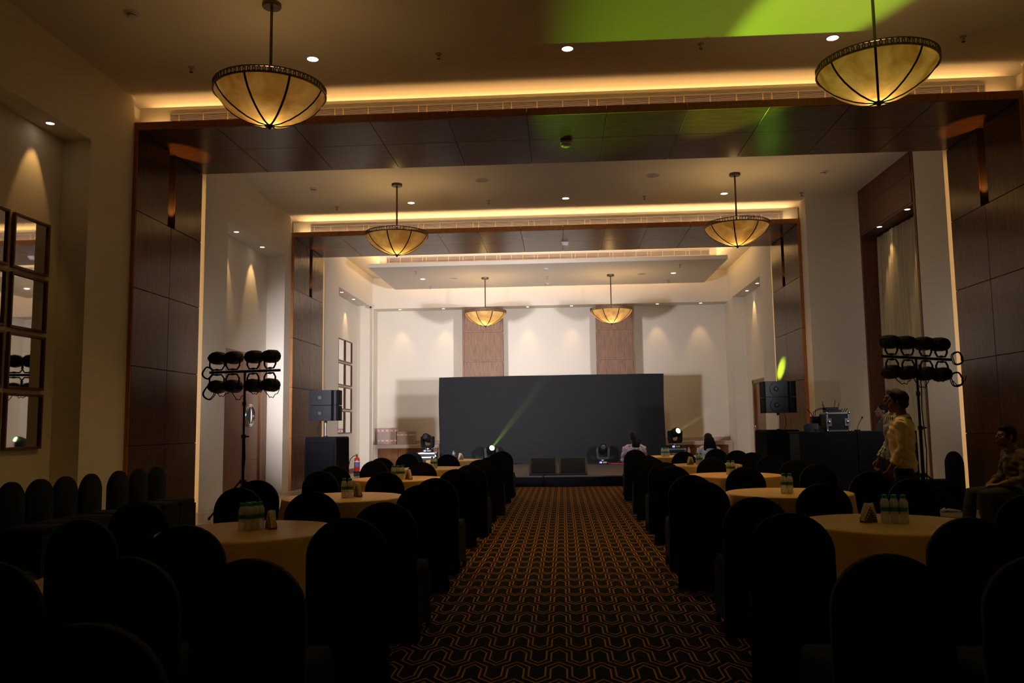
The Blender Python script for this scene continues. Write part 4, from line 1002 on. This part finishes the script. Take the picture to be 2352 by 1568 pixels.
# ------------------------------------------------------------------ people
def remesh(mb, vox, smooth=2):
    """join the overlapping pieces of a figure into one continuous surface"""
    bmesh.ops.recalc_face_normals(mb.bm, faces=mb.bm.faces[:])
    me = bpy.data.meshes.new('tmp'); mb.bm.to_mesh(me); mb.bm.free()
    o = bpy.data.objects.new('tmp', me); C.objects.link(o)
    r = o.modifiers.new('r', 'REMESH'); r.mode = 'VOXEL'; r.voxel_size = vox
    if smooth:
        s = o.modifiers.new('s', 'SMOOTH'); s.iterations = smooth; s.factor = .5
    dg = bpy.context.evaluated_depsgraph_get(); dg.update()
    out = bpy.data.meshes.new_from_object(o.evaluated_get(dg), depsgraph=dg)
    bpy.data.objects.remove(o); bpy.data.meshes.remove(me)
    out.materials.clear()
    for p in out.polygons: p.use_smooth = True
    return out
def put(name, me, mat, parent):
    me.name = name; me.materials.append(mat); o = bpy.data.objects.new(name, me); C.objects.link(o); o.parent = parent; return o
def lerp(a, b, f): return tuple(a[i]+(b[i]-a[i])*f for i in range(3))
def head_mesh(mb, c, turn, nod=0):
    """skull, jaw, nose, lips, brow, ears and eye sockets around centre c; faces +Y before the turn"""
    M = Matrix.Translation(c) @ Matrix.Rotation(turn, 4, 'Z') @ Matrix.Rotation(nod, 4, 'X')
    P = lambda x, y, z: tuple(M @ Vector((x, y, z)))
    R = M.to_3x3().to_4x4()
    mb.ball(P(0, -.012, .025), (.076, .096, .092), 18, R)
    mb.ball(P(0, .028, -.035), (.060, .066, .078), 16, R)
    mb.ball(P(0, .066, -.088), (.030, .026, .026), 12, R)
    mb.ball(P(0, .078, .025), (.048, .018, .014), 10, R)
    mb.tube([P(0, .088, .018), P(0, .103, -.012), P(0, .112, -.028)], [.010, .013, .016], 8)
    mb.ball(P(0, .096, -.058), (.024, .012, .007), 8, R); mb.ball(P(0, .094, -.070), (.022, .012, .007), 8, R)
    for s in (-1, 1):
        mb.ball(P(s*.077, -.012, -.010), (.010, .022, .034), 10, R)
        mb.ball(P(s*.042, .060, -.022), (.024, .022, .020), 8, R)
    return M
def hand(mb, wrist, d, palm_n, curl=.5, thumb=1):
    """palm, four unequal curled fingers and a side thumb; d points to the fingertips, palm_n out of the palm"""
    w_, d = Vector(wrist), Vector(d).normalized(); n = Vector(palm_n); n = (n-d*n.dot(d)).normalized(); s = d.cross(n)*thumb
    mb.tube([w_-d*.02, w_+d*.02, w_+d*.055, w_+d*.09], [(.027, .020), (.036, .018), (.042, .017), (.040, .014)], 12, side=s)
    for k, ln in enumerate((.066, .076, .071, .056)):
        p = w_+d*.088+s*(.030-.020*k); q = p+(d*math.cos(curl*.5)+n*math.sin(curl*.5))*ln*.45
        r_ = q+(d*math.cos(curl*1.2)+n*math.sin(curl*1.2))*ln*.32; e = r_+(d*math.cos(curl*1.9)+n*math.sin(curl*1.9))*ln*.28
        mb.tube([p-d*.02, p, q, r_, e], [.009, .0092, .0088, .008, .0062], 8)
    p = w_+d*.03+s*.030
    mb.tube([p-s*.012, p+s*.022+d*.022, p+s*.030+d*.050+n*.012, p+s*.024+d*.072+n*.022], [.013, .0115, .010, .007], 8)
def person(label, loc, rz, J, sc=1.0, tops=None, legs=None, hair=None, haircol=None, head_turn=0, nod=0, hands=(), sleeve=1.0, female=False, extras=None, group=None):
    t = thing('person', label, 'person', loc, rz, group); t.scale = (sc, sc, sc)
    j = {k: Vector(v) for k, v in J.items()}
    fem = .9 if female else 1.0
    b = MB(); sd = (1, 0, 0)
    spine = [j['pelvis']-Vector((0, 0, .06)), j['pelvis'], j['waist'], j['chest'], j['upper'], j['neck']]
    b.tube(spine, [(.13, .10), (.165, .115), (.135*fem, .10), (.165*fem, .12), (.17*fem, .105), (.062, .06)], 20, side=sd)
    b.tube([j['neck']-Vector((0, 0, .05)), j['neck']+Vector((0, 0, .02)), j['head']+Vector((0, -.01, -.05))], [.066*fem, .056*fem, .054*fem], 14)
    M = head_mesh(b, j['head'], head_turn, nod)
    for s, n in (('l', -1), ('r', 1)):
        b.tube([lerp(j['upper'], j[s+'sho'], .4), j[s+'sho'], lerp(j[s+'sho'], j[s+'elb'], .5), j[s+'elb'], lerp(j[s+'elb'], j[s+'wri'], .4), j[s+'wri']], [.055, .056*fem, .047*fem, .040*fem, .040*fem, .026], 12)
        b.tube([j[s+'hip'], lerp(j[s+'hip'], j[s+'kne'], .4), j[s+'kne'], lerp(j[s+'kne'], j[s+'ank'], .35), j[s+'ank']], [.090, .078, .056, .058, .036], 14)
        b.tube([j[s+'ank']+Vector((0, -.05, -.03)), j[s+'ank']+Vector((0, .04, -.035)), j[s+'ank']+Vector((0, .15, -.055))], [(.034, .034), (.042, .030), (.036, .016)], 10, side=sd)
    for h in hands: hand(b, *h)
    put('body', remesh(b, .0075, 2), skin_d, t)
    for s in (-1, 1):
        e = tuple(M @ Vector((s*.033, .077, .0)))
        MB().ball(e, .0125, 8).build('eye', eyewhite, t, 180)
    # hair hugs the skull
    P = lambda x, y, z: tuple(M @ Vector((x, y, z))); R = M.to_3x3().to_4x4(); hm = MB()
    hm.ball(P(0, -.022, .042), (.084, .097, .088), 18, R)
    if hair == 'short':
        hm.ball(P(0, -.055, -.015), (.078, .058, .06), 14, R); hm.ball(P(0, .03, .085), (.066, .055, .045), 14, R)
        for s in (-1, 1): hm.ball(P(s*.07, .015, .01), (.014, .022, .035), 8, R)
    elif hair == 'crop':
        hm.ball(P(0, -.05, -.02), (.076, .056, .05), 14, R)
    elif hair == 'long':
        hm.ball(P(0, -.05, .0), (.088, .075, .09), 16, R)
        hm.tube([P(0, -.06, .03), P(.0, -.10, -.08), P(.005, -.115, -.18), P(.01, -.12, -.30), P(.01, -.12, -.40)], [(.095, .06), (.125, .065), (.145, .06), (.135, .045), (.08, .02)], 16, side=tuple(R @ Vector((1, 0, 0))))
    elif hair == 'tied':
        hm.ball(P(0, -.06, .0), (.090, .078, .088), 16, R)
        hm.tube([P(0, -.09, .05), P(.01, -.125, -.05), P(.0, -.13, -.15), P(-.012, -.125, -.25), P(0, -.12, -.36)], [(.068, .05), (.082, .055), (.088, .052), (.078, .042), (.04, .018)], 14, side=tuple(R @ Vector((1, 0, 0))))
    put('hair', remesh(hm, .010, 1), haircol or hairblk, t)
    if tops:
        m = MB()
        m.tube([j['pelvis']-Vector((0, 0, .07)), j['pelvis'], j['waist'], j['chest'], j['upper'], j['neck']+Vector((0, 0, -.035))], [(.175, .127), (.183, .132), (.165*fem, .122), (.188*fem, .138), (.185*fem, .120), (.085, .078)], 24, side=sd)
        for s in 'lr':
            sh, el, wr = j[s+'sho'], j[s+'elb'], j[s+'wri']
            pts = [lerp(j['upper'], sh, .3), lerp(j['upper'], sh, .8), sh, lerp(sh, el, .5), el] if sleeve >= .5 else [lerp(j['upper'], sh, .3), sh, lerp(sh, el, .35), lerp(sh, el, .62)]
            rr = [.080, .071, .066*fem, .057*fem, .052*fem] if sleeve >= .5 else [.085, .076*fem, .068*fem, .066*fem]
            if sleeve > .5: pts += [lerp(el, wr, (sleeve-.5)*2*.5), lerp(el, wr, (sleeve-.5)*2)]; rr += [.050, .045]
            m.tube(pts, rr, 14)
            if sleeve > .5:
                e = lerp(el, wr, (sleeve-.5)*2); e0 = lerp(el, wr, max(0, (sleeve-.5)*2-.18)); m.tube([e0, e], [.051, .050], 14)
        me = remesh(m, .013, 2)
        # soft creases
        for v in me.vertices:
            c_ = v.co; v.co = c_ + v.normal*(.004*math.sin(c_.z*46+c_.x*23)+.003*math.sin(c_.z*90-c_.y*60))
        put('shirt', me, tops, t)
        cl = MB().tube([j['neck']+Vector((.072*math.cos(a*PI/8), .066*math.sin(a*PI/8)-.004, -.012+.012*math.sin(a*PI/8)*-1)) for a in range(17)], .016, 8, cap=False)
        cl.build('collar', tops, t, 180)
    if legs:
        m = MB()
        m.tube([j['pelvis']+Vector((0, 0, .06)), j['pelvis'], j['pelvis']-Vector((0, 0, .08))], [(.150, .108), (.172, .123), (.165, .125)], 20, side=sd)
        for s in 'lr':
            m.tube([j[s+'hip'], lerp(j[s+'hip'], j[s+'kne'], .4), j[s+'kne'], lerp(j[s+'kne'], j[s+'ank'], .4), lerp(j[s+'kne'], j[s+'ank'], .97)], [.103, .093, .075, .072, .064], 16)
        put('trousers', remesh(m, .014, 2), legs, t)
        for s in 'lr':
            a = j[s+'ank']
            m = MB().tube([a+Vector((0, -.075, -.045)), a+Vector((0, -.04, -.03)), a+Vector((0, .05, -.035)), a+Vector((0, .13, -.052)), a+Vector((0, .19, -.062))], [(.030, .022), (.042, .042), (.046, .040), (.045, .026), (.025, .014)], 14, side=sd)
            put('shoe', remesh(m, .009, 1), black_pl, t)
    if extras: extras(t, j)
    return t
STAND = dict(pelvis=(0, 0, .95), waist=(0, .01, 1.09), chest=(0, .015, 1.27), upper=(0, 0, 1.40), neck=(0, .0, 1.48), head=(0, .03, 1.625), lsho=(-.19, 0, 1.405), rsho=(.19, 0, 1.405), lelb=(-.25, -.03, 1.13), relb=(.25, -.03, 1.13),
             lwri=(-.25, .06, .88), rwri=(.25, .06, .88), lhip=(-.095, 0, .92), rhip=(.095, 0, .92), lkne=(-.105, .02, .50), rkne=(.105, .01, .50), lank=(-.11, -.01, .085), rank=(.115, -.02, .085))
def S(**k): d = dict(STAND); d.update(k); return d
def lanyard(t, j):
    n = j['neck']
    MB().tube([n+Vector((.083*math.cos(a*PI/10), .078*math.sin(a*PI/10)-.002, -.028-.030*max(0, math.sin(a*PI/10)))) for a in range(21)], .007, 6, cap=False).build('lanyard', black_pl, t, 60)
FACE_L = PI/2   # local +Y turned to world -X
person('man in a cream shirt with rolled sleeves and a lanyard, standing with his back turned', (3.66, 9.2, .012), 1.12, S(lsho=(-.175, 0, 1.40), rsho=(.175, 0, 1.40), lelb=(-.215, -.01, 1.14), lwri=(-.19, .12, .92), relb=(.215, -.05, 1.14), rwri=(.19, .10, .95)), 1.005,
       shirt_y, trousers, 'short', None, -.05, 0, [((-.19, .12, .92), (.12, .25, -1), (1, .2, 0), .5, -1), ((.19, .10, .95), (-.1, .3, -1), (-1, .2, 0), .5, 1)], .86, extras=lanyard)
person('man in a dark polo shirt standing behind the tall table, facing left', (5.72, 15.15, .012), PI/2-.15, S(lwri=(-.24, .16, .95), rwri=(.24, .16, .95)), .985, shirt_g, trousers, 'crop', None, .1, .05,
       [((-.24, .16, .95), (.1, .5, -1), (1, 0, 0), .5, -1), ((.24, .16, .95), (-.1, .5, -1), (-1, 0, 0), .5, 1)], .42)
person('grey haired man in a striped shirt, mostly hidden behind the man in the cream shirt', (4.16, 10.6, .012), PI/2+.1, S(lwri=(-.25, .12, .9), rwri=(.25, .12, .9)), 1.05, shirt_s, trousers, 'short', hairgrey, .0, 0,
       [((-.25, .12, .9), (.1, .4, -1), (1, 0, 0), .5, -1), ((.25, .12, .9), (-.1, .4, -1), (-1, 0, 0), .5, 1)], .95)
SIT = dict(pelvis=(0, .02, .57), waist=(0, -.01, .69), chest=(0, .0, .86), upper=(0, .01, .985), neck=(0, .02, 1.06), head=(0, .06, 1.20), lsho=(-.185, .01, .99), rsho=(.185, .01, .99), lelb=(-.24, .06, .74), relb=(.24, .06, .74),
           lwri=(-.10, .27, .66), rwri=(.10, .27, .66), lhip=(-.095, .06, .56), rhip=(.095, .06, .56), lkne=(-.13, .47, .55), rkne=(.13, .47, .55), lank=(-.14, .46, .085), rank=(.13, .50, .085))
def T(**k): d = dict(SIT); d.update(k); return d
person('man in a tan shirt sitting by the right wall with his hands in his lap', (5.28, 10.05, .012), PI/2, T(neck=(0, .05, 1.06), head=(0, .10, 1.195), lank=(-.14, .40, .085), rank=(.12, .54, .085)), 1.03, shirt_t, jeans, 'short', None, .0, .1,
       [((-.10, .27, .66), (.9, .5, -.1), (0, -.1, -1), .6, -1), ((.10, .27, .66), (-.9, .5, -.1), (0, -.1, -1), .6, 1)], .80)
person('seated woman with a dark ponytail and a pink and white print top', (1.42, 16.80, .012), .0, T(pelvis=(0, .04, .57)), .965, shirt_p, jeans, 'tied', None, .25, 0,
       [((-.10, .27, .66), (.6, 1, .1), (0, -.1, -1), .4, -1), ((.10, .27, .66), (-.6, 1, .1), (0, -.1, -1), .4, 1)], .8, True)
person('woman with long black hair in a white top, seated with her back turned', (2.87, 16.62, -.01), .08, T(pelvis=(0, .04, .57)), .95, shirt_w, jeans, 'long', None, .1, .05,
       [((-.10, .27, .66), (.6, 1, .1), (0, -.1, -1), .4, -1), ((.10, .27, .66), (-.6, 1, .1), (0, -.1, -1), .4, 1)], .8, True)
